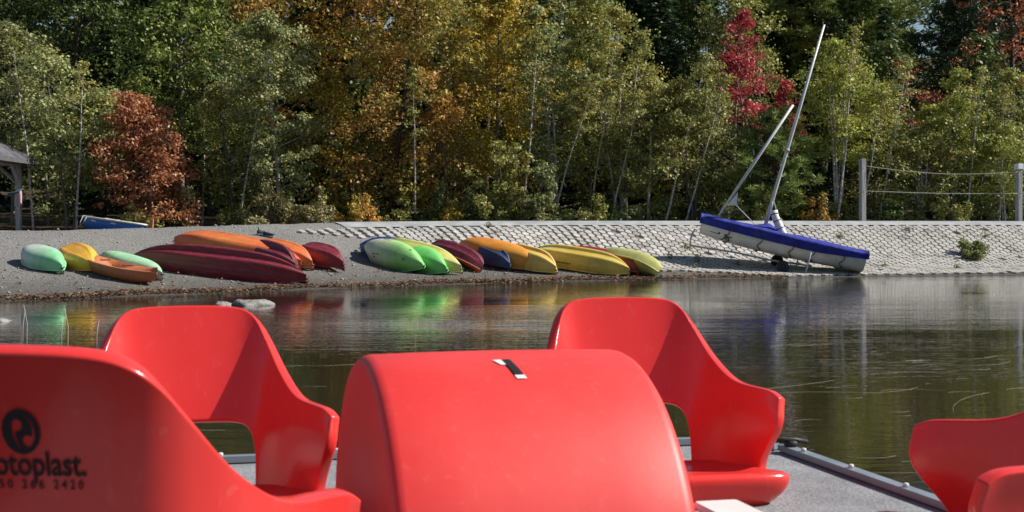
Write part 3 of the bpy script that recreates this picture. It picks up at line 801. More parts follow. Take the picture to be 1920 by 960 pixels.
def gazebo():
    cx, cy = -18.45, 45.0
    g = 1.12
    root = empty('gazebo', (cx, cy, g)); tag(root, 'grey timber gazebo with a shingled hip roof at the edge of the wood', 'gazebo')
    hs = 1.80
    MB().box((-hs-.3, -hs-.3, -.6), (hs+.3, hs+.3, .07), b=.02).build('floor_slab', M['greyblue_wood'], root)
    for sx in (-1, 1):
        for sy in (-1, 1):
            p = MB().box((sx*hs-.085, sy*hs-.085, .07), (sx*hs+.085, sy*hs+.085, 2.32), b=.01).build('post', M['greyblue_wood'], root)
            MB().box((sx*hs-.11, sy*hs-.11, .9), (sx*hs+.11, sy*hs+.11, 1.35), b=.01).build('post_sleeve', M['greyblue_wood'], p)
            for ax in (0, 1):
                e = [sx*hs, sy*hs]; f = list(e); f[ax] -= (sx, sy)[ax]*.75
                m = MB(); m.tube([(e[0], e[1], 1.62), (f[0], f[1], 2.30)], .06, 4); m.build('brace', M['greyblue_wood'], p)
    for (lo, hi) in (((-hs-.1, -hs-.1, 2.26), (hs+.1, -hs+.1, 2.45)), ((-hs-.1, hs-.1, 2.26), (hs+.1, hs+.1, 2.45)), ((-hs-.1, -hs+.1, 2.26), (-hs+.1, hs-.1, 2.45)), ((hs-.1, -hs+.1, 2.26), (hs+.1, hs-.1, 2.45))):
        MB().box(lo, hi).build('beam', M['greyblue_wood'], root)
    MB().box((-hs, -hs-.04, .07), (hs, -hs+.04, .22)).build('sill_rail', M['greyblue_wood'], root)
    # roof
    ev, ap, ez = hs+.56, 1.45, 2.42
    rf = MB().add([(-ev, -ev, ez), (ev, -ev, ez), (ev, ev, ez), (-ev, ev, ez), (0, 0, ez+ap), (-ev+.05, -ev+.05, ez-.03), (ev-.05, -ev+.05, ez-.03), (ev-.05, ev-.05, ez-.03), (-ev+.05, ev-.05, ez-.03)], [(0, 1, 4), (1, 2, 4), (2, 3, 4), (3, 0, 4), (8, 7, 6, 5)]).build('roof', M['shingle'], root)
    for (lo, hi) in (((-ev-.02, -ev-.03, ez-.13), (ev+.02, -ev, ez+.03)), ((-ev-.02, ev, ez-.13), (ev+.02, ev+.03, ez+.03)), ((-ev-.03, -ev, ez-.13), (-ev, ev, ez+.03)), ((ev, -ev, ez-.13), (ev+.03, ev, ez+.03))):
        MB().box(lo, hi).build('fascia', M['fascia'], rf)
    m = MB(); rr_ = random.Random(2); nrow = 13
    for s_ in range(4):
        Rz = Matrix.Rotation(s_*math.pi/2, 4, 'Z')
        for k in range(nrow):
            q0, q1 = k/nrow, (k+1.25)/nrow
            w0 = ev*(1-q0); x = -w0
            while x < w0-.02:
                wd = min(rr_.uniform(.13, .22), w0-x)
                th = .022+rr_.uniform(0, .014)
                y0, z0 = -ev*(1-q0), ez+ap*q0+th; y1, z1 = -ev*(1-min(1, q1)), ez+ap*min(1, q1)+.008
                xs0, xs1 = x+.004, x+wd-.004; k1 = (1-min(1, q1))/(1-q0)
                c_ = lambda xx: max(-w0*k1, min(w0*k1, xx))
                vv = [(xs0, y0, z0-th+.002), (xs1, y0, z0-th+.002), (xs1, y0, z0), (xs0, y0, z0), (c_(xs1), y1, z1), (c_(xs0), y1, z1)]
                m.add([tuple(Rz @ Vector(v)) for v in vv], [(0, 1, 2, 3), (3, 2, 4, 5)])
                x += wd
    so = m.build('shingles', M['shingle'], rf); so['kind'] = 'stuff'
    return root, g
M['shingle'] = paint('grey_shingle', (.11, .11, .125), .9, .4, 2.2, .2)
M['fascia'] = paint('dark_fascia', (.10, .10, .11), .8, .2, 4, .2)
gaz, gg = gazebo()
M['towel_a'] = paint('teal_cloth', (.05, .11, .12), .9, .3)
M['towel_b'] = paint('pink_cloth', (.50, .30, .32), .9, .3)
m = MB()
m.tube([(-15.78, 43.15, gg+1.10), (-15.58, 43.1, gg+1.22), (-15.41, 43.1, gg+1.26), (-15.19, 43.12, gg+1.38)], [.03, .05, .05, .02], 6)
tag(m.build('tied_strap', M['towel_a'], None, True), 'dark teal strap tied round the gazebo post', 'strap')
m = MB()
m.tube([(-15.28, 43.12, gg+1.33), (-15.29, 43.1, gg+1.15), (-15.29, 43.1, gg+.95), (-15.25, 43.1, gg+.90)], [.03, .06, .05, .02], 7)
tag(m.build('hanging_cloth', M['towel_b'], None, True), 'pale pink cloth hanging from the strap on the gazebo post', 'cloth')

M['blue_paint'] = paint('blue_boat_paint', (.035, .16, .55), .45, .15, 4, .4)
M['cream'] = paint('cream_paint', (.72, .70, .64), .6, .12, 5, .3, dirt=(.35, .28, .18), dirt_amt=.6)
M['orange_paint'] = paint('orange_fin', (.50, .16, .06), .5, .2)
def rowboat():
    Lb = 2.15; yaw = math.radians(-32)
    g = gz(-11.75, 40.4)
    root = empty('rowing_boat', (-11.42, 40.4, g+.12)); tag(root, 'small blue rowing boat with cream gunwale half hidden behind the beach crest', 'rowing boat')
    root.rotation_euler = (Matrix.Rotation(yaw, 4, 'Z') @ Matrix.Rotation(math.radians(7), 4, 'Y') @ Matrix.Rotation(math.radians(-8), 4, 'X')).to_euler()
    V = []; ns, na = 24, 13
    def pt(u, a, off=0):
        w = .55*(1-max(0, (u-.45)/.55)**2.2)**.8*(.86+.14*min(1, u/.3))+.01+off
        k = .22*max(0, u-.6)**2/.16*.8; gsh = .40+.06*u*u
        aa = abs(a)
        return (-Lb/2+u*Lb, math.copysign(w*math.sin(aa*math.pi/2)**.7, a), -.22+k+(gsh-k)*aa**2)
    for i in range(ns):
        for j in range(na): V.append(pt(i/(ns-1), -1+2*j/(na-1)))
    Fc = [(i*na+j, i*na+j+1, (i+1)*na+j+1, (i+1)*na+j) for i in range(ns-1) for j in range(na-1)] + [tuple(range(na))]
    h = MB().add(V, Fc).build('hull', M['blue_paint'], root, True)
    mo = h.modifiers.new('shell', 'SOLIDIFY'); mo.thickness = .025
    m = MB()
    for sg in (-1, 1): m.tube([pt(i/(ns-1), sg, .012) for i in range(ns)], .035, 6)
    m.tube([pt(0, -1), (-Lb/2, 0, .19), pt(0, 1)], .03, 6)
    m.build('gunwale', M['cream'], root, True)
    for u in (.25, .6): 
        p = pt(u, 1); MB().box((p[0]-.12, -p[1], p[2]-.10), (p[0]+.12, p[1], p[2]-.06)).build('thwart', M['cream'], root)
    MB().box((-.55, -.2, .14), (.05, .12, .25), b=.03).build('seat_cushion', M['cream'], root)
    MB().add([(1.0, -.02, .10), (1.32, -.02, .12), (1.26, -.02, .46), (1.0, .02, .10), (1.32, .02, .12), (1.26, .02, .46)], [(0, 1, 2), (5, 4, 3), (0, 3, 4, 1), (1, 4, 5, 2), (2, 5, 3, 0)]).build('rudder_blade', M['orange_paint'], root)
    MB().tube([(-.95, -.60, .20), (-.98, -.64, .0), (-.93, -.66, -.12), (-.84, -.64, 0), (-.80, -.60, .18)], .012, 5).build('mooring_rope', M['rope'], root, True)
rowboat()

M['shoe'] = paint('shoe_navy', (.018, .022, .04), .8, .3); M['sole'] = paint('shoe_sole', (.30, .31, .33), .8, .2)
def shoe(label, x, y, az, tip):
    root = empty('shoe', (x, y, gz(x, y)+.005), (0, 0, az)); tag(root, label, 'shoe', 'pair of navy shoes on the gravel')
    V = []; Fc = []; secs = [(-.14, .036, .085), (-.11, .042, .105), (-.05, .042, .085), (0, .046, .075), (.06, .05, .06), (.11, .046, .048), (.145, .03, .035)]
    n_ = 10
    for (x_, w, h) in secs:
        for k in range(n_):
            a_ = 2*math.pi*k/n_; V.append((x_, w*math.cos(a_), .022+max(0, math.sin(a_))*h+min(0, math.sin(a_))*.006))
    Fc = [(i*n_+k, (i+1)*n_+k, (i+1)*n_+(k+1) % n_, i*n_+(k+1) % n_) for i in range(len(secs)-1) for k in range(n_)] + [tuple(range(n_)), tuple(range(len(secs)*n_-1, (len(secs)-1)*n_-1, -1))]
    MB().add(V, Fc).build('upper', M['shoe'], root, True)
    MB().box((-.15, -.045, 0), (.15, .045, .022), b=.008).build('sole', M['sole'], root)
    MB().tube([(-.10, -.03, .11), (-.115, 0, .125+tip), (-.10, .03, .11)], .008, 5).build('heel_tab', M['shoe'], root, True)
shoe('navy shoe with its toe towards the wood, lying alone on gravel above the kayaks', -6.14, 34.15, .5, .06)
shoe('second navy shoe lying flat against its partner on the gravel', -5.97, 34.05, -.2, .0)

# ------------------------------------------------------------------ the wood
def np_tube(P, R, n=6):
    """P (m,3) R (m) -> verts, quads"""
    P = np.asarray(P, float); R = np.asarray(R, float); m = len(P)
    D = np.gradient(P, axis=0); D /= np.linalg.norm(D, axis=1)[:, None]+1e-9
    ref = np.where(np.abs(D[:, 2:3]) < .9, np.array([[0, 0, 1.]]), np.array([[1., 0, 0]]))
    U = np.cross(D, ref); U /= np.linalg.norm(U, axis=1)[:, None]+1e-9
    Wv = np.cross(D, U)
    t = 2*np.pi*np.arange(n)/n
    V = P[:, None] + (U[:, None]*np.cos(t)[None, :, None] + Wv[:, None]*np.sin(t)[None, :, None])*R[:, None, None]
    i, k = np.meshgrid(np.arange(m-1), np.arange(n), indexing='ij')
    a = i*n+k; b = i*n+(k+1) % n
    return V.reshape(-1, 3), np.stack([a, b, b+n, a+n], -1).reshape(-1, 4)
def join(parts):
    V = []; Q = []; c = 0
    for v, q in parts: V.append(v); Q.append(q+c); c += len(v)
    return np.concatenate(V), np.concatenate(Q)
def leaves_at(C, spread, per, size, rng, flat=.6, up=.5, aspect=.62):
    """C (n,3) clump centres"""
    n = len(C); c = np.repeat(C, per, 0); sp = np.repeat(np.broadcast_to(spread, (n,)), per)
    d = rand_dirs(n*per, rng); rad = rng.uniform(0, 1, n*per)**.45
    off = d*(rad*sp)[:, None]; off[:, 2] *= flat
    P = c+off
    N = d*.8 + rand_dirs(n*per, rng)*.9 + np.array([0.0, 0, up]); N /= np.linalg.norm(N, axis=1)[:, None]
    U = np.cross(N, rand_dirs(n*per, rng)); U /= np.linalg.norm(U, axis=1)[:, None]
    s = size*rng.uniform(.6, 1.3, n*per)
    return quads_from(P, N, U, s*aspect, s)
def broadleaf_mesh(H, hb, R, seed, n_leaf=9000, leaf=.068, stems=1, lean=0., limbs=26, clump=.42, shape=.9, taper=.6, spread=.25, tr=None, droop=0.0):
    rng = np.random.default_rng(seed)
    wood = []; C = []
    for s_ in range(stems):
        az = rng.uniform(0, 6.28); off = np.array([math.cos(az), math.sin(az), 0])*(0 if stems == 1 else rng.uniform(.1, .25))
        hh = H*(1 if s_ == 0 else rng.uniform(.72, .95))
        ln = np.array([lean+rng.normal(0, .06), rng.normal(0, .05), 0])*hh + off*hh*spread*(0 if stems == 1 else 2.2)
        t = np.linspace(0, 1, 9)
        bend = np.stack([np.cumsum(rng.normal(0, .03, 9)), np.cumsum(rng.normal(0, .03, 9)), np.zeros(9)], 1)*hh*.12
        P = off[None]*.5 + ln[None]*(t**1.3)[:, None] + bend + np.stack([0*t, 0*t, t*hh*.97-.25*(t == 0)], 1)
        r0 = (tr if tr else .011*hh+.02)*(1 if stems == 1 else .55)
        wood.append(np_tube(P, r0*(1-t)**.8*.92+.008, 7))
        nl = max(6, limbs//stems)
        for k in range(nl):
            q = ((k+rng.uniform(.1, .9))/nl)
            z = hb + (hh*.98-hb)*q**.9
            ft = np.clip(z/(hh*.97), 0, 1)
            base = np.array([np.interp(ft, t, P[:, j]) for j in range(3)])
            prof = max(.12, math.sin(math.pi*min(1, (q*.86+.16)))**shape) * (1-taper*.25*q)
            ll = R*prof*rng.uniform(.65, 1.12)
            a = k*2.4+rng.uniform(-.6, .6)
            rise = rng.uniform(.15, .55)+.5*q - droop
            d = np.array([math.cos(a), math.sin(a), rise])
            tt = np.linspace(0, 1, 5)
            B = base + d[None]*ll*tt[:, None] + np.stack([0*tt, 0*tt, -.18*ll*tt**2], 1) + rng.normal(0, .04*ll, (5, 3))*tt[:, None]
            wood.append(np_tube(B, np.linspace(max(.012, r0*.33*(1-ft*.6)), .006, 5), 5))
            for tq in (.45, .7, .9, 1.0):
                nsub = 2 if tq < 1 else 1
                for _ in range(nsub):
                    p = np.array([np.interp(tq, tt, B[:, j]) for j in range(3)])
                    o = rng.normal(0, 1, 3)*np.array([1, 1, .6])*ll*.22*(1.2-tq*.4)
                    C.append(p+o)
                    if rng.random() < .4: wood.append(np_tube(np.stack([p, p+o*.5+rng.normal(0, .03, 3), p+o]), [.009, .006, .004], 4))
        top = P[-1]; C.append(top); C.append(top-np.array([0, 0, .25]))
    C = np.array(C)
    per = max(6, n_leaf//len(C))
    sp = clump*rng.uniform(.55, 1.35, len(C))*(R/1.8)**.35
    lv = leaves_at(C, sp, per, leaf, rng)
    return join(wood), lv
def fir_mesh(H, R, seed, hb=.3, dens=1.0, nl=.13):
    rng = np.random.default_rng(seed); wood = []; P_ = []; D_ = []
    t = np.linspace(0, 1, 8); wood.append(np_tube(np.stack([0*t, 0*t, t*H-.2*(t == 0)], 1), (.016*H)*(1-t)+.01, 7))
    z = hb
    while z < H*.985:
        q = (z-hb)/(H-hb); nb = int(rng.integers(5, 8)); L_ = R*(1-q)**.85+.08
        for k in range(nb):
            a = 2*np.pi*k/nb+rng.uniform(0, 1); ll = L_*rng.uniform(.7, 1.12)
            tt = np.linspace(0, 1, 6)
            B = np.stack([np.cos(a)*ll*tt, np.sin(a)*ll*tt, z + ll*(.10*tt-.38*tt**1.6+.16*tt**4)], 1)
            wood.append(np_tube(B, np.linspace(.018, .004, 6), 4))
            ns = int(ll*34*dens)+8
            u = rng.uniform(.12, 1, ns)
            pc = np.stack([np.interp(u, tt, B[:, j]) for j in range(3)], 1)
            side = rng.choice([-1, 1], ns)
            fw = np.array([np.cos(a), np.sin(a), -.2]); sd = np.array([-np.sin(a), np.cos(a), 0])
            d = fw[None]*rng.uniform(.3, 1, ns)[:, None] + sd[None]*(side*rng.uniform(.3, 1, ns))[:, None] + rng.normal(0, .18, (ns, 3))
            d /= np.linalg.norm(d, axis=1)[:, None]
            P_.append(pc + d*nl*.8 + rng.normal(0, .02, (ns, 3))); D_.append(d)
        z += rng.uniform(.14, .24)*(1+.3*(1-q))*(R/1.3)**.3
    P = np.concatenate(P_); D = np.concatenate(D_)
    N = np.cross(D, rand_dirs(len(P), rng)) + np.array([0, 0, .9]); N -= D*(N*D).sum(1)[:, None]; N /= np.linalg.norm(N, axis=1)[:, None]
    s = nl*rng.uniform(.7, 1.3, len(P))
    return join(wood), quads_from(P, N, D, s*.28, s)
def pine_mesh(H, R, seed, hb=.3, boughs=46, tuft=26, needle=.12):
    rng = np.random.default_rng(seed); wood = []; C = []
    t = np.linspace(0, 1, 8); wood.append(np_tube(np.stack([.05*H*np.sin(t*2), 0*t, t*H-.2*(t == 0)], 1), (.017*H)*(1-t)+.015, 7))
    for k in range(boughs):
        q = (k+rng.random())/boughs; z = hb+(H-hb)*q; a = k*2.4+rng.uniform(-.4, .4)
        ll = R*(math.sin(math.pi*min(1, .28+q*.72))**.7)*rng.uniform(.7, 1.1)+.1
        tt = np.linspace(0, 1, 6)
        B = np.stack([.05*H*math.sin(2*z/H)+np.cos(a)*ll*tt, np.sin(a)*ll*tt, z+ll*(.12*tt+.15*tt**2)], 1)
        wood.append(np_tube(B, np.linspace(.03, .006, 6), 5))
        for _ in range(int(6+ll*7)):
            u = rng.uniform(.35, 1.03); C.append([np.interp(u, tt, B[:, j]) for j in range(3)] + rng.normal(0, 1, 3)*np.array([.16, .16, .07])*(.6+ll*.4))
    C = np.array(C); n = len(C)
    d = rand_dirs(n*tuft, rng)*np.array([1, 1, .6]) + np.array([0, 0, .35]); d /= np.linalg.norm(d, axis=1)[:, None]
    s = needle*rng.uniform(.6, 1.2, n*tuft)
    P = np.repeat(C, tuft, 0)+d*s[:, None]
    N = np.cross(d, rand_dirs(n*tuft, rng)); N /= np.linalg.norm(N, axis=1)[:, None]
    return join(wood), quads_from(P, N, d, s*.13, s)
def tree(name, label, cat, x, y, meshes, leaf, bark, group=None, rz=0., sc=1.0, cache={}):
    g = gz(x, y)
    root = empty(name, (x, y, g-.05), (0, 0, rz)); tag(root, label, cat, group); root.scale = (sc, sc, sc)
    key = (id(meshes), leaf, bark)
    if key not in cache:
        (wv_, wq), (lv, lq) = meshes
        wm_ = mesh_np('trunk', wv_, wq); wm_.materials.append(M[bark]); wm_.polygons.foreach_set('use_smooth', [True]*len(wq))
        lm = mesh_np('crown', lv, lq); lm.materials.append(L[leaf]); cache[key] = (wm_, lm, meshes)
    wm_, lm, _ = cache[key]
    link('trunk', wm_, root); link('crown', lm, root)
    return root
BL = broadleaf_mesh
A = 'aspen_tree'; Bt = 'birch_tree'; Mp = 'maple_tree'
# front of the wood
tree(A, 'rounded grey-green aspen standing behind the blue rowing boat', 'tree', -15.3, 48.0, BL(6.3, 1.5, 2.0, 1, 13000, stems=2, clump=.46, limbs=34), 'sage', 'bark_grey')
tree(A, 'tall grey-green aspen rising over the gazebo roof', 'tree', -18.1, 50.5, BL(7.4, 2.2, 1.8, 2, 9000, clump=.45), 'sage', 'bark_grey')
tree('beech_tree', 'low dense copper-brown beech leafy down to the ground', 'tree', -12.2, 47.4, BL(4.6, .15, 2.25, 3, 16000, leaf=.06, limbs=50, clump=.40, shape=.35, taper=3.0), 'copper', 'bark_grey')
tree(Mp, 'tall bright green maple with a few orange sprays behind the copper beech', 'tree', -12.6, 53.0, BL(10.2, 3.0, 3.3, 4, 17000, leaf=.085, limbs=44, clump=.62), 'green', 'bark_grey')
tree(Bt, 'slim grey-green birch with a pale trunk beside the copper beech', 'tree', -8.1, 48.3, BL(7.5, 1.3, 2.05, 5, 15000, leaf=.062, limbs=40, clump=.42), 'sage', 'bark_birch')
tree('beech_tree', 'tall amber and copper beech with layered boughs', 'tree', -4.4, 50.0, BL(9.6, .8, 2.7, 6, 19000, leaf=.07, limbs=56, clump=.46, shape=.55, droop=.25), 'amber', 'bark_dark')
tree(Mp, 'tall golden yellow maple beside the amber beech', 'tree', -.55, 50.6, BL(8.7, 1.6, 2.3, 7, 16000, leaf=.07, limbs=44, clump=.46), 'gold', 'bark_grey')
tree(Bt, 'slender olive birch leaning beside the golden maple', 'tree', 1.75, 48.8, BL(8.2, 1.8, 1.25, 8, 8000, leaf=.06, stems=2, limbs=34, clump=.36, lean=.03), 'sage', 'bark_birch')
tree(Bt, 'tall olive birch clump with several thin white stems', 'tree', 3.8, 49.0, BL(8.0, 1.4, 1.6, 9, 13000, leaf=.06, stems=4, limbs=52, clump=.38, lean=.03), 'olive', 'bark_birch')
tree(Bt, 'shorter olive birch bush in front of the tall birch clump', 'tree', 4.6, 47.6, BL(5.0, .5, 1.5, 10, 9500, leaf=.058, stems=3, limbs=40, clump=.38), 'olive', 'bark_birch')
tree(A, 'olive-green aspen beside the leaning dinghy spar', 'tree', 6.3, 48.2, BL(5.9, 1.0, 1.7, 11, 11500, leaf=.06, stems=3, limbs=42, clump=.40, lean=-.04), 'olive', 'bark_grey')
tree(Mp, 'narrow bright crimson maple pointing above the other young trees', 'tree', 8.15, 51.8, BL(8.3, 4.3, 1.05, 12, 1700, leaf=.07, limbs=22, clump=.30), 'red', 'bark_grey')
tree(Mp, 'small crimson maple with a rounded crown behind the dinghy spar', 'tree', 9.2, 51.0, BL(6.5, 3.6, 1.2, 13, 2600, leaf=.065, limbs=18, clump=.36), 'red', 'bark_grey')
tree(Mp, 'dark crimson maple showing low behind the dinghy mast', 'tree', 10.1, 50.2, BL(5.3, 1.6, .8, 14, 2000, leaf=.062, limbs=22, clump=.34), 'red', 'bark_grey')
tree('pine_tree', 'soft young pine with yellowing needles behind the dinghy', 'tree', 8.75, 47.3, pine_mesh(3.9, 1.65, 15, .25, 54, 24, .12), 'pine', 'bark_dark')
tree(Bt, 'yellow-green birch with white stems between the mast and the bare post', 'tree', 11.3, 48.0, BL(6.7, 2.2, 1.65, 16, 11500, leaf=.058, stems=4, limbs=48, clump=.38), 'lime', 'bark_birch')
tree(Bt, 'yellow-green young birch standing behind the hanging cords', 'tree', 15.5, 48.6, BL(5.6, 1.5, 1.25, 17, 8500, leaf=.056, stems=3, limbs=38, clump=.36), 'lime', 'bark_birch')
tree(Bt, 'low bushy yellow-green birch behind the lower cord', 'tree', 14.1, 47.6, BL(3.4, .5, 1.4, 18, 7500, leaf=.055, stems=3, limbs=36, clump=.36), 'olive', 'bark_birch')
tree(Bt, 'low bushy lime birch beside the metal-capped post', 'tree', 16.9, 47.3, BL(3.6, .6, 1.5, 19, 8000, leaf=.055, stems=3, limbs=36, clump=.38), 'lime', 'bark_birch')
tree(A, 'olive aspen growing beyond the metal-capped post', 'tree', 19.6, 49.5, BL(6.2, 1.2, 1.9, 20, 7500, leaf=.062, stems=2, limbs=36, clump=.42), 'olive', 'bark_grey')
tree(A, 'sage aspen growing far side of the gazebo', 'tree', -21.4, 48.5, BL(6.6, 1.2, 2.0, 47, 7000, leaf=.066, stems=2, limbs=34, clump=.44), 'sage', 'bark_grey')
stemA = BL(5.6, 3.0, .55, 81, 700, leaf=.05, limbs=14, clump=.30, tr=.034, lean=.0); stemB = BL(6.6, 4.0, .6, 82, 800, leaf=.05, limbs=14, clump=.30, tr=.038, lean=.0)
for k, (x, y, ln, az) in enumerate(((1.35, 47.4, .30, 0), (2.6, 47.8, .22, 2), (5.2, 47.1, .34, 1), (5.9, 47.3, .42, 3), (11.0, 47.0, .20, 2), (11.9, 47.4, .12, 0), (12.6, 47.8, .16, 4), (-9.4, 47.4, .14, 1), (-16.2, 46.9, -.06, 3), (-14.7, 46.8, .05, 5), (15.4, 47.0, .18, 1), (16.6, 47.2, .14, 3), (-11.3, 50.6, .10, 2), (-3.3, 47.6, .05, 4), (.3, 47.8, .2, 2), (3.3, 47.3, .26, 5))):
    o_ = tree('birch_sapling', 'thin white-stemmed birch sapling leaning at the edge of the wood', 'tree', x, y, stemA if k % 2 else stemB, 'olive', 'bark_birch', 'thin white birch saplings', 0, .85+.05*(k % 5))
    o_.rotation_euler = (0, ln*.8, az*1.1) if False else (Matrix.Rotation(ln*.8, 4, 'Y') @ Matrix.Rotation(az*1.1, 4, 'Z')).to_euler()
# second rank
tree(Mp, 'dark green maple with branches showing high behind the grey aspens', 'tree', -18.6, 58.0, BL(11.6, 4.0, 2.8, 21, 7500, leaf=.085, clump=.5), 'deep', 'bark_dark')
tree(Mp, 'golden orange maple rising behind the slim grey-green birch', 'tree', -10.0, 57.0, BL(11.8, 3.0, 3.0, 22, 12000, leaf=.085, limbs=40, clump=.52), 'amber', 'bark_dark')
tree(Mp, 'orange-topped maple rising behind the layered amber beech', 'tree', -6.6, 57.5, BL(12.0, 4.0, 2.8, 23, 11000, leaf=.085, limbs=40, clump=.5), 'orange', 'bark_dark')
tree(A, 'grey-green aspen showing between the amber beech and the golden maple', 'tree', -2.6, 54.5, BL(9.6, 2.0, 1.9, 24, 8500, leaf=.07, limbs=36, clump=.45), 'sage', 'bark_grey')
tree(Mp, 'golden maple crown high behind the tall golden yellow maple', 'tree', -1.0, 57.0, BL(11.6, 4.0, 2.5, 25, 10000, leaf=.085, limbs=36, clump=.5), 'gold', 'bark_dark')
tree(A, 'tall olive aspen behind the white-stemmed birch clump', 'tree', 4.4, 54.0, BL(9.8, 3.0, 2.0, 26, 9500, leaf=.07, limbs=38, clump=.44), 'olive', 'bark_grey')
tree(A, 'olive aspen behind the narrow crimson maple', 'tree', 8.9, 56.0, BL(9.8, 4.0, 1.9, 27, 7500, leaf=.075, limbs=34, clump=.45), 'olive', 'bark_dark')
tree('spruce_tree', 'narrow dark spruce spire behind the yellow-green birch', 'tree', 14.4, 53.5, fir_mesh(8.6, 1.35, 28), 'fir', 'bark_dark')
tree('spruce_tree', 'dark spruce standing left of the crimson maple', 'tree', 6.2, 58.5, fir_mesh(12.5, 2.0, 29, nl=.16), 'fir', 'bark_dark')
tree('spruce_tree', 'shadowy low spruce between the crimson maple and the aspen', 'tree', 7.4, 53.0, fir_mesh(6.0, 1.4, 30), 'fir', 'bark_dark')
tree('pine_tree', 'large dark pine with spreading boughs above the mast tip', 'tree', 13.2, 60.0, pine_mesh(14.0, 4.2, 31, 6.0, 44, 26, .20), 'pine', 'bark_dark')
tree('pine_tree', 'dark broad pine standing behind the bare grey saplings', 'tree', 18.0, 57.0, pine_mesh(9.6, 3.0, 32, 1.0, 52, 24, .18), 'fir', 'bark_dark')
tree(Mp, 'rusty red maple with an open crown above the metal-capped post', 'tree', 20.4, 56.0, BL(12.2, 6.4, 2.5, 33, 5200, leaf=.08, limbs=34, clump=.42), 'rust', 'bark_dark')
tree('bare_sapling', 'bare grey sapling with thin upright twigs beside the narrow spruce', 'tree', 14.9, 51.0, BL(7.0, 2.5, .9, 34, 320, leaf=.05, stems=4, limbs=40, clump=.5), 'rust', 'bark_grey')
tree('bare_sapling', 'bare grey sapling with tangled twigs behind the dinghy mast', 'tree', 9.6, 53.6, BL(7.6, 3.2, 1.2, 35, 500, leaf=.05, stems=3, limbs=36, clump=.5), 'olive', 'bark_grey')
tree('spruce_tree', 'dim spruce standing behind the copper beech and the grey aspen', 'tree', -15.6, 53.0, fir_mesh(7.6, 1.8, 36), 'fir', 'bark_dark')
for k, (x, y) in enumerate(((-5.6, 52.6), (.9, 53.2), (-10.3, 51.5), (12.7, 51.8), (17.6, 52.4))):
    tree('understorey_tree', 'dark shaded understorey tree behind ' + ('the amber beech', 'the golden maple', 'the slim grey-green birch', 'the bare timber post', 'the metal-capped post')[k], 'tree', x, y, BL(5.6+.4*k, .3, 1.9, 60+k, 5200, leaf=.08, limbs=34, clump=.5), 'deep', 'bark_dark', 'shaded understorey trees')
for k, (x, y, lf, wh) in enumerate(((-16.9, 50.6, 'sage', 'the gazebo and the rounded aspen'), (-9.9, 49.6, 'olive', 'the copper beech and the slim birch'), (-6.4, 49.4, 'gold', 'the slim birch and the amber beech'), (-2.3, 49.0, 'amber', 'the amber beech and the golden maple'), (2.9, 50.6, 'olive', 'the two tall olive birches'), (5.4, 50.6, 'olive', 'the tall birch clump and the spar'), (7.3, 50.0, 'sage', 'the olive aspen and the crimson maple'), (13.0, 49.6, 'olive', 'the white-stemmed birch and the cords'), (17.6, 49.8, 'olive', 'the two bushy birches by the cords'))):
    tree('young_tree', 'bushy young tree filling the gap between ' + wh, 'tree', x, y, BL(4.6+.5*(k % 3), .2, 1.5, 300+k, 6000, leaf=.06, limbs=38, clump=.42), lf, 'bark_grey')
# deep wood, look-alikes
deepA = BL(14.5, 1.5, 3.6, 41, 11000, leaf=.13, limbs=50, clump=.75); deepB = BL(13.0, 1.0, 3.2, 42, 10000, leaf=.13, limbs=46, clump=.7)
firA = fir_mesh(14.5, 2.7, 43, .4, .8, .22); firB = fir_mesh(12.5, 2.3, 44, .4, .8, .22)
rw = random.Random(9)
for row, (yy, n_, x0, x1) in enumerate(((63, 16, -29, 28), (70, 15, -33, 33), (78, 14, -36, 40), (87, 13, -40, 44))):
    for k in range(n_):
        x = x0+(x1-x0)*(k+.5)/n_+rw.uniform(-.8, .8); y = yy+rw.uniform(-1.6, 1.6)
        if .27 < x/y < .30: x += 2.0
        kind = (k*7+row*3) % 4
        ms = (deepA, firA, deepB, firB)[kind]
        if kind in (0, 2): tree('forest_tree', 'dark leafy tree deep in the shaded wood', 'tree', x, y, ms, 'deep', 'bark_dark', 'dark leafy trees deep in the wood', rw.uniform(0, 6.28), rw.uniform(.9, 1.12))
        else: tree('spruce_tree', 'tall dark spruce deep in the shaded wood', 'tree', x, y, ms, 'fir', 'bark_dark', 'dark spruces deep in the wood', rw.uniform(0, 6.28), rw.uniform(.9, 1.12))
# fringe of bushes along the top of the bank
def bush(name, label, x, y, H, R, leaf, seed, n=1500, size=.05, group=None):
    rng = np.random.default_rng(seed); wood = []; C = []
    for k in range(max(9, int(R*16))):
        a = rng.uniform(0, 6.28); e = rng.uniform(.12, 1.5); rr_ = rng.uniform(.45, 1.08)
        tip = np.array([math.cos(a)*R*math.cos(e)*rr_, math.sin(a)*R*math.cos(e)*rr_, H*math.sin(e)*rr_])
        P = np.stack([np.array([0, 0, -.08]), tip*np.array([.4, .4, .55]), tip])
        wood.append(np_tube(P, [.014, .009, .004], 4)); C += [tip, tip*.8+rng.normal(0, .06, 3), tip*np.array([.8, .8, .5])]
    C = np.array(C); lv = leaves_at(C, .22*R**.5*rng.uniform(.7, 1.3, len(C)), max(4, n//len(C)), size, rng, .8)
    g = gz(x, y); root = empty(name, (x, y, g)); tag(root, label, 'bush', group)
    wv_, wq = join(wood); wm_ = mesh_np('stems', wv_, wq); link('stems', wm_, root, M['bark_grey'])
    lm = mesh_np('foliage', *lv); link('foliage', lm, root, L[leaf])
bush('bush', 'wide grey-green bush at the foot of the slim birch', -8.0, 46.2, 1.5, 1.3, 'shrub', 71, 4200)
bush('bush', 'smaller grey-green bush beside the wide one', -6.5, 46.0, 1.2, .9, 'shrub', 72, 2600)
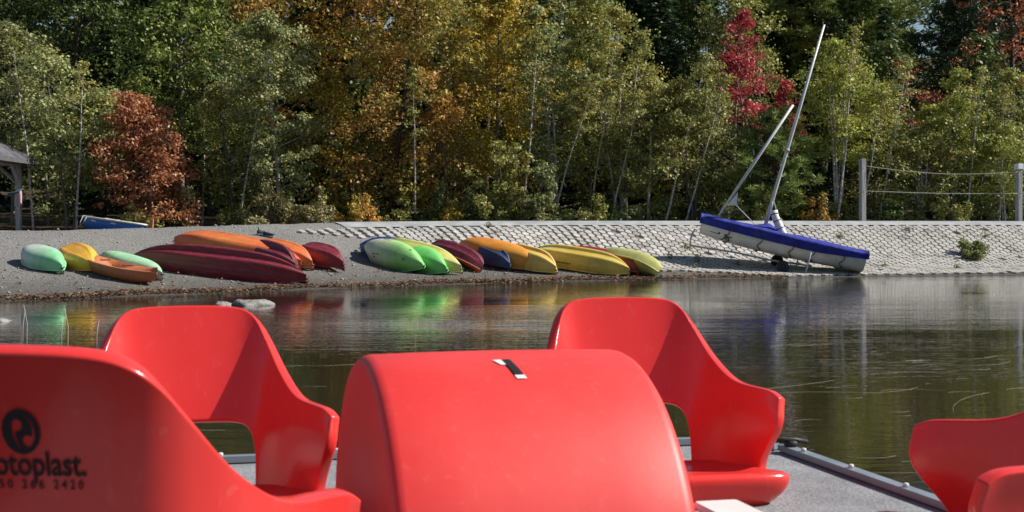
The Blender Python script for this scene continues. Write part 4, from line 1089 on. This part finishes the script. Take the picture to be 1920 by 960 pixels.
bush('bush', 'tall olive bush at the foot of the golden maple', -.3, 46.8, 2.9, 1.4, 'olive', 73, 6500, .055)
bush('bush', 'grey-green bush with upright shoots beside the tall olive bush', .9, 46.3, 2.0, 1.0, 'sage', 74, 3600)
bush('bush', 'amber brown bush between the white birch stems', 10.4, 46.8, 1.0, .6, 'amber', 75, 1300)
bush('bush', 'pale amber bush at the foot of the amber beech', -5.0, 46.6, 1.1, 1.0, 'amber', 76, 2200)
bush('bush', 'low golden bush beside the tall olive bush', -2.3, 46.8, .9, .8, 'gold', 77, 900)
fr_ = random.Random(3)
pal = ['sage', 'olive', 'deep', 'amber', 'shrub', 'olive', 'lime', 'sage']
where = {'sage': 'sage green', 'olive': 'olive green', 'deep': 'dark green', 'amber': 'amber brown', 'shrub': 'grey-green', 'lime': 'yellow-green', 'copper': 'copper brown'}
for k in range(40):
    x = -20+k*1.02+fr_.uniform(-.3, .3)
    if x < -13.5: continue
    p = pal[(k*5+k//3) % 8]
    bush('bush', 'low %s bush in the fringe along the top of the bank' % where[p], x, 46.6+fr_.uniform(-.5, 1.6), fr_.uniform(.6, 1.5), fr_.uniform(.5, .95), p, 100+k, 1300, .05, 'low %s fringe bushes' % where[p])
# growth on the paved bank
bush('bush', 'pale green bush rooted in the hexagonal pavers', 13.3, 40.0, .56, .56, 'weed', 201, 5200, .034)
for k, (x, y, s_) in enumerate(((4.75, 37.9, .16), (4.2, 37.0, .14), (5.0, 36.9, .22), (4.72, 36.2, .12), (11.8, 41.2, .2), (10.2, 38.0, .10), (12.3, 38.3, .11), (15.6, 41.0, .25), (-.6, 37.2, .14), (6.0, 36.9, .1), (14.2, 41.6, .14), (9.5, 40.1, .15))):
    bush('weed', 'small green weed sprouting from a joint between pavers', x, y, s_*1.1, s_, 'weed', 220+k, 130, .026, 'weeds in the paver joints')
# thin dry stalks standing in the shallows
for k, (x, y, h) in enumerate(((-5.3, 15.0, .34), (-5.15, 14.7, .42), (-4.75, 14.6, .3), (-4.62, 14.4, .40), (-4.35, 14.5, .26))):
    m = MB().tube([(0, 0, -.35), (.01, 0, h*.5), (.03*(-1)**k, .01, h)], [.004, .004, .002], 5)
    o = m.build('dry_stalk', M['strand'], None, True); o.location = (x, y, 0); tag(o, 'thin dry stalk standing out of the shallow water', 'stalk', 'dry stalks in the shallows')

# ------------------------------------------------------------------ red pedal boat
def gloss_red(name='red_plastic', rough=.15):
    t = NT(name); tc = t.n('TexCoord')
    nz = t.noise(tc.outputs['Object'], 3.0, 4, .6); sc_ = t.noise(tc.outputs['Object'], 60, 3, .6, (1, 1, .3))
    c = t.ramp(nz.outputs[0], [(.3, (.68, .034, .030)), (.7, (.75, .044, .038))])
    f = t.ramp(sc_.outputs[0], [(.60, G(0)), (.78, G(.12))])
    c = t.mix(f.outputs[0], c.outputs[0], (.72, .30, .28))
    fd = t.noise(tc.outputs['Object'], 2.0, 6, .7); ff = t.ramp(fd.outputs[0], [(.42, G(0)), (.72, G(.16 if rough > .3 else .05))])   # sun fade and dust
    c = t.mix(ff.outputs[0], c.outputs[0], (.70, .17, .16))
    sp_n = t.noise(tc.outputs['Object'], 34, 2, .5); sf = t.ramp(sp_n.outputs[0], [(.72, G(0)), (.75, G(.12))])
    c = t.mix(sf.outputs[0], c.outputs[0], (.66, .24, .22))
    t.l(c.outputs[0], t.p.inputs['Base Color'])
    rr = t.ramp(nz.outputs[0], [(.3, G(rough)), (.7, G(rough+.1))]); t.l(rr.outputs[0], t.p.inputs['Roughness'])
    t.set(Specular_IOR_Level=.5); t.bump(sc_.outputs[0], .00015)
    return t.m
M['red'] = gloss_red(); M['red_matt'] = gloss_red('red_plastic_sunworn', .42)
M['ink'] = paint('black_print', (.012, .010, .014), .6, .1); M['white_vinyl'] = paint('white_vinyl', (.72, .72, .72), .5, .05)
M['white_plastic'] = paint('white_plastic', (.70, .68, .66), .45, .06, 4, .4)
t = NT('deck_carpet'); tc = t.n('TexCoord'); n1 = t.noise(tc.outputs['Object'], 140, 3, .7); n2 = t.noise(tc.outputs['Object'], 5, 4, .6)
c = t.ramp(n1.outputs[0], [(.3, (.17, .18, .20)), (.55, (.27, .285, .30)), (.75, (.42, .43, .44))]); d = t.ramp(n2.outputs[0], [(.3, G(.72)), (.7, G(1.12))])
c = t.mix(1, c.outputs[0], d.outputs[0], 'MULTIPLY'); t.l(c.outputs[0], t.p.inputs['Base Color']); t.set(Roughness=.95, Specular_IOR_Level=.15); t.bump(n1.outputs[0], .004)
M['deck'] = t.m
M['rail'] = paint('rail_aluminium', (.20, .24, .28), .4, .1, 10, .6)

ZD = .61
BPHI = math.radians(14)
boat = empty('pedal_boat', (-.2, 3.17, 0), (0, 0, BPHI))
tag(boat, 'red and grey pedal boat with bucket seats and a rounded paddle housing', 'pedal boat')
BINV = (Matrix.Translation(boat.location) @ Matrix.Rotation(BPHI, 4, 'Z')).inverted()
# deck with clipped corners, and the two floats under it
ox = [(-1.03, -2.05), (1.03, -2.05), (1.03, .30), (.90, .46), (-.90, .46), (-1.03, .30)]
ndk = len(ox)
V = [(x, y, ZD-.06) for x, y in ox]+[(x, y, ZD) for x, y in ox]
MB().add(V, [tuple(range(ndk-1, -1, -1)), tuple(range(ndk, 2*ndk))]+[(k, (k+1) % ndk, (k+1) % ndk+ndk, k+ndk) for k in range(ndk)]).build('deck', M['deck'], boat)
for sx in (-1, 1):
    pts = [(sx*.66, -2.0, .28), (sx*.66, -1.8, .24), (sx*.66, .1, .24), (sx*.66, .36, .30), (sx*.66, .44, .42)]
    MB().tube(pts, [.22, .30, .30, .24, .10], 18).build('float', M['white_plastic'], boat, True)
def rail(p0, p1, nb):
    p0, p1 = Vector(p0), Vector(p1); d = (p1-p0).normalized(); n_ = Vector((d.y, -d.x, 0))
    m = MB(); a, b = .022, .008
    V = [p0-n_*a, p1-n_*a, p1+n_*b, p0+n_*b]
    V = [(v.x, v.y, ZD+.004) for v in V]+[(v.x, v.y, ZD+.020) for v in V]
    r_ = m.add(V, [(3, 2, 1, 0), (4, 5, 6, 7), (0, 1, 5, 4), (1, 2, 6, 5), (2, 3, 7, 6), (3, 0, 4, 7)]).build('edge_rail', M['rail'], boat)
    for k in range(nb):
        c0 = p0.lerp(p1, (k+.5)/nb) - n_*.008
        MB().tube([(c0.x, c0.y, ZD+.02), (c0.x, c0.y, ZD+.027), (c0.x, c0.y, ZD+.029)], [.007, .007, .004], 8).build('bolt', M['alu'], r_, True)
rail((1.03, .29), (1.03, -2.0), 9) if False else None
rail((1.03, -2.0, 0), (1.03, .29, 0), 9); rail((1.02, .315, 0), (.905, .455, 0), 2); rail((.88, .46, 0), (-.88, .46, 0), 6); rail((-.905, .455, 0), (-1.02, .315, 0), 2); rail((-1.03, .29, 0), (-1.03, -2.0, 0), 9)
# cleat on the far corner
cl = BINV @ Vector((.735, 3.66, 0))
m = MB().box((cl.x-.012, cl.y-.02, ZD+.02), (cl.x+.012, cl.y+.02, ZD+.036), b=.003)
m.tube([(cl.x-.05, cl.y, ZD+.036), (cl.x+.01, cl.y, ZD+.038), (cl.x+.05, cl.y+.005, ZD+.030)], .006, 8)
cl_o = m.build('cleat', M['black'], boat, True)

# --- bucket seat: shell surface S(a, v): a -1..1 round the sitter, v 0..1 bottom to rim
SA  = [0, .12, .24, .36, .46, .56, .68, .84, .94, 1.0]
TX_ = [0, .060, .114, .152, .178, .200, .224, .254, .270, .280]
TY_ = [.165, .165, .160, .142, .104, .048, -.034, -.126, -.174, -.197]
BX_ = [0, .048, .094, .130, .154, .174, .200, .232, .248, .256]
BY_ = [.055, .054, .048, .032, .008, -.022, -.060, -.110, -.142, -.160]
TZ_ = [.438, .437, .433, .413, .365, .307, .258, .244, .240, .226]
def cs(xs, ys, x):
    """monotone-ish cubic through points"""
    xs = np.array(xs); ys = np.array(ys); d = np.gradient(ys, xs)
    i = int(np.clip(np.searchsorted(xs, x)-1, 0, len(xs)-2)); h = xs[i+1]-xs[i]; t_ = (x-xs[i])/h
    return ((2*t_**3-3*t_**2+1)*ys[i]+(t_**3-2*t_**2+t_)*h*d[i]+(-2*t_**3+3*t_**2)*ys[i+1]+(t_**3-t_**2)*h*d[i+1])
GAPA, GAPZ = .43, .183
def seat_pt(a, v):
    aa = abs(a); s_ = 1 if a >= 0 else -1
    zt = cs(SA, TZ_, aa)
    bz = .012
    if aa < GAPA: bz = max(.012, GAPZ*(1-(aa/GAPA)**7)**(1/3.2))
    z = bz + (zt-bz)*v
    q = z/max(zt, .001)
    # flank profile: nearly upright low down, rolling outwards towards the rim
    f = .80*q + .20*q*q
    x = (cs(SA, BX_, aa)*(1-f)+cs(SA, TX_, aa)*f)*s_
    y = cs(SA, BY_, aa)*(1-f)+cs(SA, TY_, aa)*f
    if aa > .70:                                   # hand-rest bulge at the front of the arm
        w = (aa-.70)/.30
        y -= .028*w*math.exp(-((q-.74)/.20)**2)
        y += .030*w*math.exp(-((q-.28)/.2)**2)
        x += s_*.012*w*max(0, q-.6)
    return Vector((x, y, z))
def seat_mesh():
    pos = sorted(set([0, .08, .16, .24, .30, .36, .395, .413, .422, .428, .431, .44, .46, .50, .54, .58, .64, .70, .76, .82, .88, .93, .965, .985, 1.0]))
    al = [-p for p in pos[::-1] if p > 0]+pos
    vl = [0, .04, .10, .20, .30, .40, .50, .60, .70, .80, .88, .94, .975, 1.0]; nv = len(vl)-1
    V = [seat_pt(a, v_)[:] for a in al for v_ in vl]
    Fc = [(i*(nv+1)+j, (i+1)*(nv+1)+j, (i+1)*(nv+1)+j+1, i*(nv+1)+j+1) for i in range(len(al)-1) for j in range(nv)]
    me = bpy.data.meshes.new('seat'); me.from_pydata(V, [], Fc); me.materials.append(M['red'])
    me.polygons.foreach_set('use_smooth', [True]*len(Fc)); me.update(); return me
def pan_mesh():
    # cushion slab: outline (half) from back to front with flared front corners
    out = [(0, -.015), (.10, -.016), (.17, -.020), (.215, -.040), (.242, -.09), (.255, -.16), (.282, -.225), (.285, -.262), (.262, -.290), (.18, -.302), (.09, -.308), (0, -.310)]
    full = [(x, y) for x, y in out] + [(-x, y) for x, y in out[-2:0:-1]]
    n_ = len(full); V = []
    rings = [(.80, -.004), (.86, .0), (.90, .012), (.96, .028), (1.0, .044), (.99, .056), (.955, .064), (.86, .062), (.6, .054), (.25, .050)]
    for (k, z) in rings:
        for (x, y) in full:
            zz = z + (.012*max(0, (-y-.15)/.15) if z > .04 else 0)
            if z < .03 : V.append((x*k, (y+.1)*(k if y < -.1 else 1)-.1, zz))
            else: V.append((x*k, (y+.1)*k-.1, zz))
    Fc = [(r_*n_+i, r_*n_+(i+1) % n_, (r_+1)*n_+(i+1) % n_, (r_+1)*n_+i) for r_ in range(len(rings)-1) for i in range(n_)]
    Fc = [f[::-1] for f in Fc]
    Fc += [tuple(range(n_)), tuple(range(len(rings)*n_-1, (len(rings)-1)*n_-1, -1))]
    me = bpy.data.meshes.new('seat_pan'); me.from_pydata(V, [], Fc); me.materials.append(M['red'])
    me.polygons.foreach_set('use_smooth', [True]*len(Fc)); me.update(); return me
SEAT_ME, PAN_ME = seat_mesh(), pan_mesh()
def seat(label, x, y, face, sc=1.0, z=ZD):
    """face: world heading of the way the seat looks (radians from -Y, turning towards +X)"""
    o = bpy.data.objects.new('seat', SEAT_ME); COL.objects.link(o); o.parent = boat
    Mw = Matrix.Translation((x, y, z)) @ Matrix.Rotation(face, 4, 'Z') @ Matrix.Scale(sc, 4)
    o.matrix_local = BINV @ Mw
    so = o.modifiers.new('wall', 'SOLIDIFY'); so.thickness = .026; so.offset = 0
    ss = o.modifiers.new('round', 'SUBSURF'); ss.levels = 2; ss.render_levels = 2
    if label: o['label'] = label
    p = bpy.data.objects.new('seat_pan', PAN_ME); COL.objects.link(p); p.parent = o
    s2 = p.modifiers.new('round', 'SUBSURF'); s2.levels = 2; s2.render_levels = 2
    return o
FACE = BPHI
far_l = seat('glossy red bucket seat facing over the stern beside the housing', -.668, 2.875, math.radians(15.4), .97)
far_r = seat(None, .287, 3.194, math.radians(10.0), .977)
near_l = seat('red bucket seat with a black maker mark on its back', -.530, 1.63, math.radians(174), 1.07)
near_r = seat('red bucket seat turned sideways showing its arm', 0.915, 2.27, math.radians(-97))

# --- print on the back of the near seat: emblem, name and telephone number
def back_map(o, u, w, off):
    """u metres round the back (+ to the sitter's left, i.e. picture right), w height above the deck"""
    a = -(u+.040)/.50                                    # near the middle a of .12 spans .062 m
    zt = cs(SA, TZ_, abs(a)); v = (w-GAPZ)/(zt-GAPZ)
    e = 1e-3
    p = seat_pt(a, v); n_ = (seat_pt(a+e, v)-p).cross(seat_pt(a, v+e)-p).normalized()
    if n_.y < 0: n_ = -n_
    return p + n_*off
def text_obj(body, size, spc=1.0):
    cu = bpy.data.curves.new('lettering', 'FONT'); cu.body = body; cu.size = size; cu.align_x = 'CENTER'; cu.resolution_u = 3; cu.offset = size*.016; cu.space_character = spc
    o = bpy.data.objects.new('lettering', cu); COL.objects.link(o)
    bpy.context.view_layer.update()
    me = bpy.data.meshes.new_from_object(o.evaluated_get(bpy.context.evaluated_depsgraph_get()))
    bpy.data.objects.remove(o)
    return me
OFFP = .0145
def print_text(body, size, w0, squeeze=1.0, spc=1.0):
    me = text_obj(body, size, spc)
    for v in me.vertices:
        v.co = back_map(near_l, v.co.x*squeeze, w0+v.co.y, OFFP)
    me.materials.append(M['ink'])
    o = link('lettering', me, near_l); return o
TXT_U = 0
print_text('rotoplast.', .036, .312, .80)
print_text('450 266 2420', .0130, .298, .92, 1.55)
def emblem():
    n_ = 72; rx, ry = .0205, .0232; V = []; Fc = []; idx = {}
    def seg(px, py, pts, w0, w1):
        best = 9; ww = w0
        for k in range(len(pts)-1):
            (x0, y0), (x1, y1) = pts[k], pts[k+1]
            t_ = max(0, min(1, ((px-x0)*(x1-x0)+(py-y0)*(y1-y0))/((x1-x0)**2+(y1-y0)**2)))
            d_ = math.hypot(px-x0-t_*(x1-x0), py-y0-t_*(y1-y0)); w = w0+(w1-w0)*(k+t_)/(len(pts)-1)
            if d_-w < best: best = d_-w
        return best < 0
    t1 = [(-.25, .36), (-.40, .12), (-.36, -.25), (-.22, -.60), (-.10, -.86)]
    t2 = [(.38, -.50), (.60, -.28), (.64, .10), (.50, .48), (.26, .76)]
    def ink(x, y):
        if (x/.98)**2+y*y > 1: return False
        if math.hypot((x+.18)/1.0, y-.28) < .27 or seg(x, y, t1, .10, .03): return False
        if math.hypot((x-.30)/1.0, y+.42) < .27 or seg(x, y, t2, .10, .03): return False
        return True
    def vid(i, j):
        if (i, j) not in idx:
            idx[(i, j)] = len(V); V.append(back_map(near_l, (i/n_*2-1)*rx-.011, .357+(j/n_*2-1)*ry, OFFP)[:])
        return idx[(i, j)]
    for i in range(n_):
        for j in range(n_):
            if ink((i+.5)/n_*2-1, (j+.5)/n_*2-1): Fc.append((vid(i, j), vid(i+1, j), vid(i+1, j+1), vid(i, j+1)))
    MB().add(V, Fc).build('emblem', M['ink'], near_l)
emblem()

# --- paddle-wheel housing: half drum across the boat
HU0, HU1 = -.232, .245
hc = BINV @ Vector((-.035, 2.44, 0)); HV0, HZ0, HR = hc.y, .58, .405
hcx = hc.x
prof = []
for k in range(61):
    th = math.pi*k/60
    prof.append((HV0 - HR*math.cos(th), HZ0 + HR*math.sin(th)))
prof = [(HV0-HR, ZD+.0005)]+[p for p in prof if p[1] > ZD+.02]+[(HV0+HR, ZD+.0005)]
rows = []
RB = .022
for (u, ins) in [(HU0, RB*1.0), (HU0+.0015, RB*.62), (HU0+RB*.3, RB*.29), (HU0+RB*.62, RB*.09), (HU0+RB, 0), (HU0+.12, -.002), (0, -.003), (HU1-.12, -.002), (HU1-RB, 0), (HU1-RB*.62, RB*.09), (HU1-RB*.3, RB*.29), (HU1-.0015, RB*.62), (HU1, RB)]:
    rows.append([(hcx+u, HV0+(y-HV0)*(1-ins/HR), ZD+(z-ZD)*(1-ins/HR)) for (y, z) in prof])
npf = len(prof); V = [p for r_ in rows for p in r_]
Fc = [(i*npf+j, i*npf+j+1, (i+1)*npf+j+1, (i+1)*npf+j) for i in range(len(rows)-1) for j in range(npf-1)]
Fc += [tuple(range(npf-1, -1, -1)), tuple(range((len(rows)-1)*npf, len(rows)*npf))]
hous = MB().add(V, Fc).build('paddle_housing', M['red_matt'], boat, True)
hous['label'] = 'half-drum paddle wheel housing marked with a numeral'
def on_drum(u, arc, off=.0012):
    th = math.pi/2 + arc/HR                      # arc metres down the near side
    return (hcx+u, HV0+(HR+off+.003)*math.cos(th), HZ0+(HR+off+.003)*math.sin(th))
def patch(poly, mat, name, off=.0014):
    """poly: quad in (u, arc) subdivided along the drum"""
    (a, b, c_, d) = [Vector((*p, 0)) for p in poly]; n_ = 6; V = []; Fc = []
    for j in range(n_+1):
        for i in range(n_+1):
            p = a.lerp(b, i/n_).lerp(d.lerp(c_, i/n_), j/n_); V.append(on_drum(p.x, p.y, off))
    Fc = [(j*(n_+1)+i, j*(n_+1)+i+1, (j+1)*(n_+1)+i+1, (j+1)*(n_+1)+i) for j in range(n_) for i in range(n_)]
    return MB().add(V, Fc).build(name, M[mat], hous)
patch([(-.020, .085), (.002, .085), (.006, .110), (-.010, .110)], 'white_vinyl', 'numeral')
patch([(-.004, .085), (.010, .085), (.019, .152), (.004, .152)], 'ink', 'numeral', .0020)
patch([(.003, .152), (.020, .152), (.0215, .164), (.005, .164)], 'white_vinyl', 'numeral')
# white steering box beside the housing
wb = BINV @ Vector((.342, 2.12, 0))
m = MB().box((-.044, -.07, 0), (.044, .09, .150), Matrix.Translation((wb.x, wb.y, ZD)), b=.014)
st = m.build('steering_box', M['white_plastic'], boat)
MB().box((-.040, -.066, .150), (.040, .086, .162), Matrix.Translation((wb.x, wb.y, ZD)), b=.005).build('lid', M['white_plastic'], st)
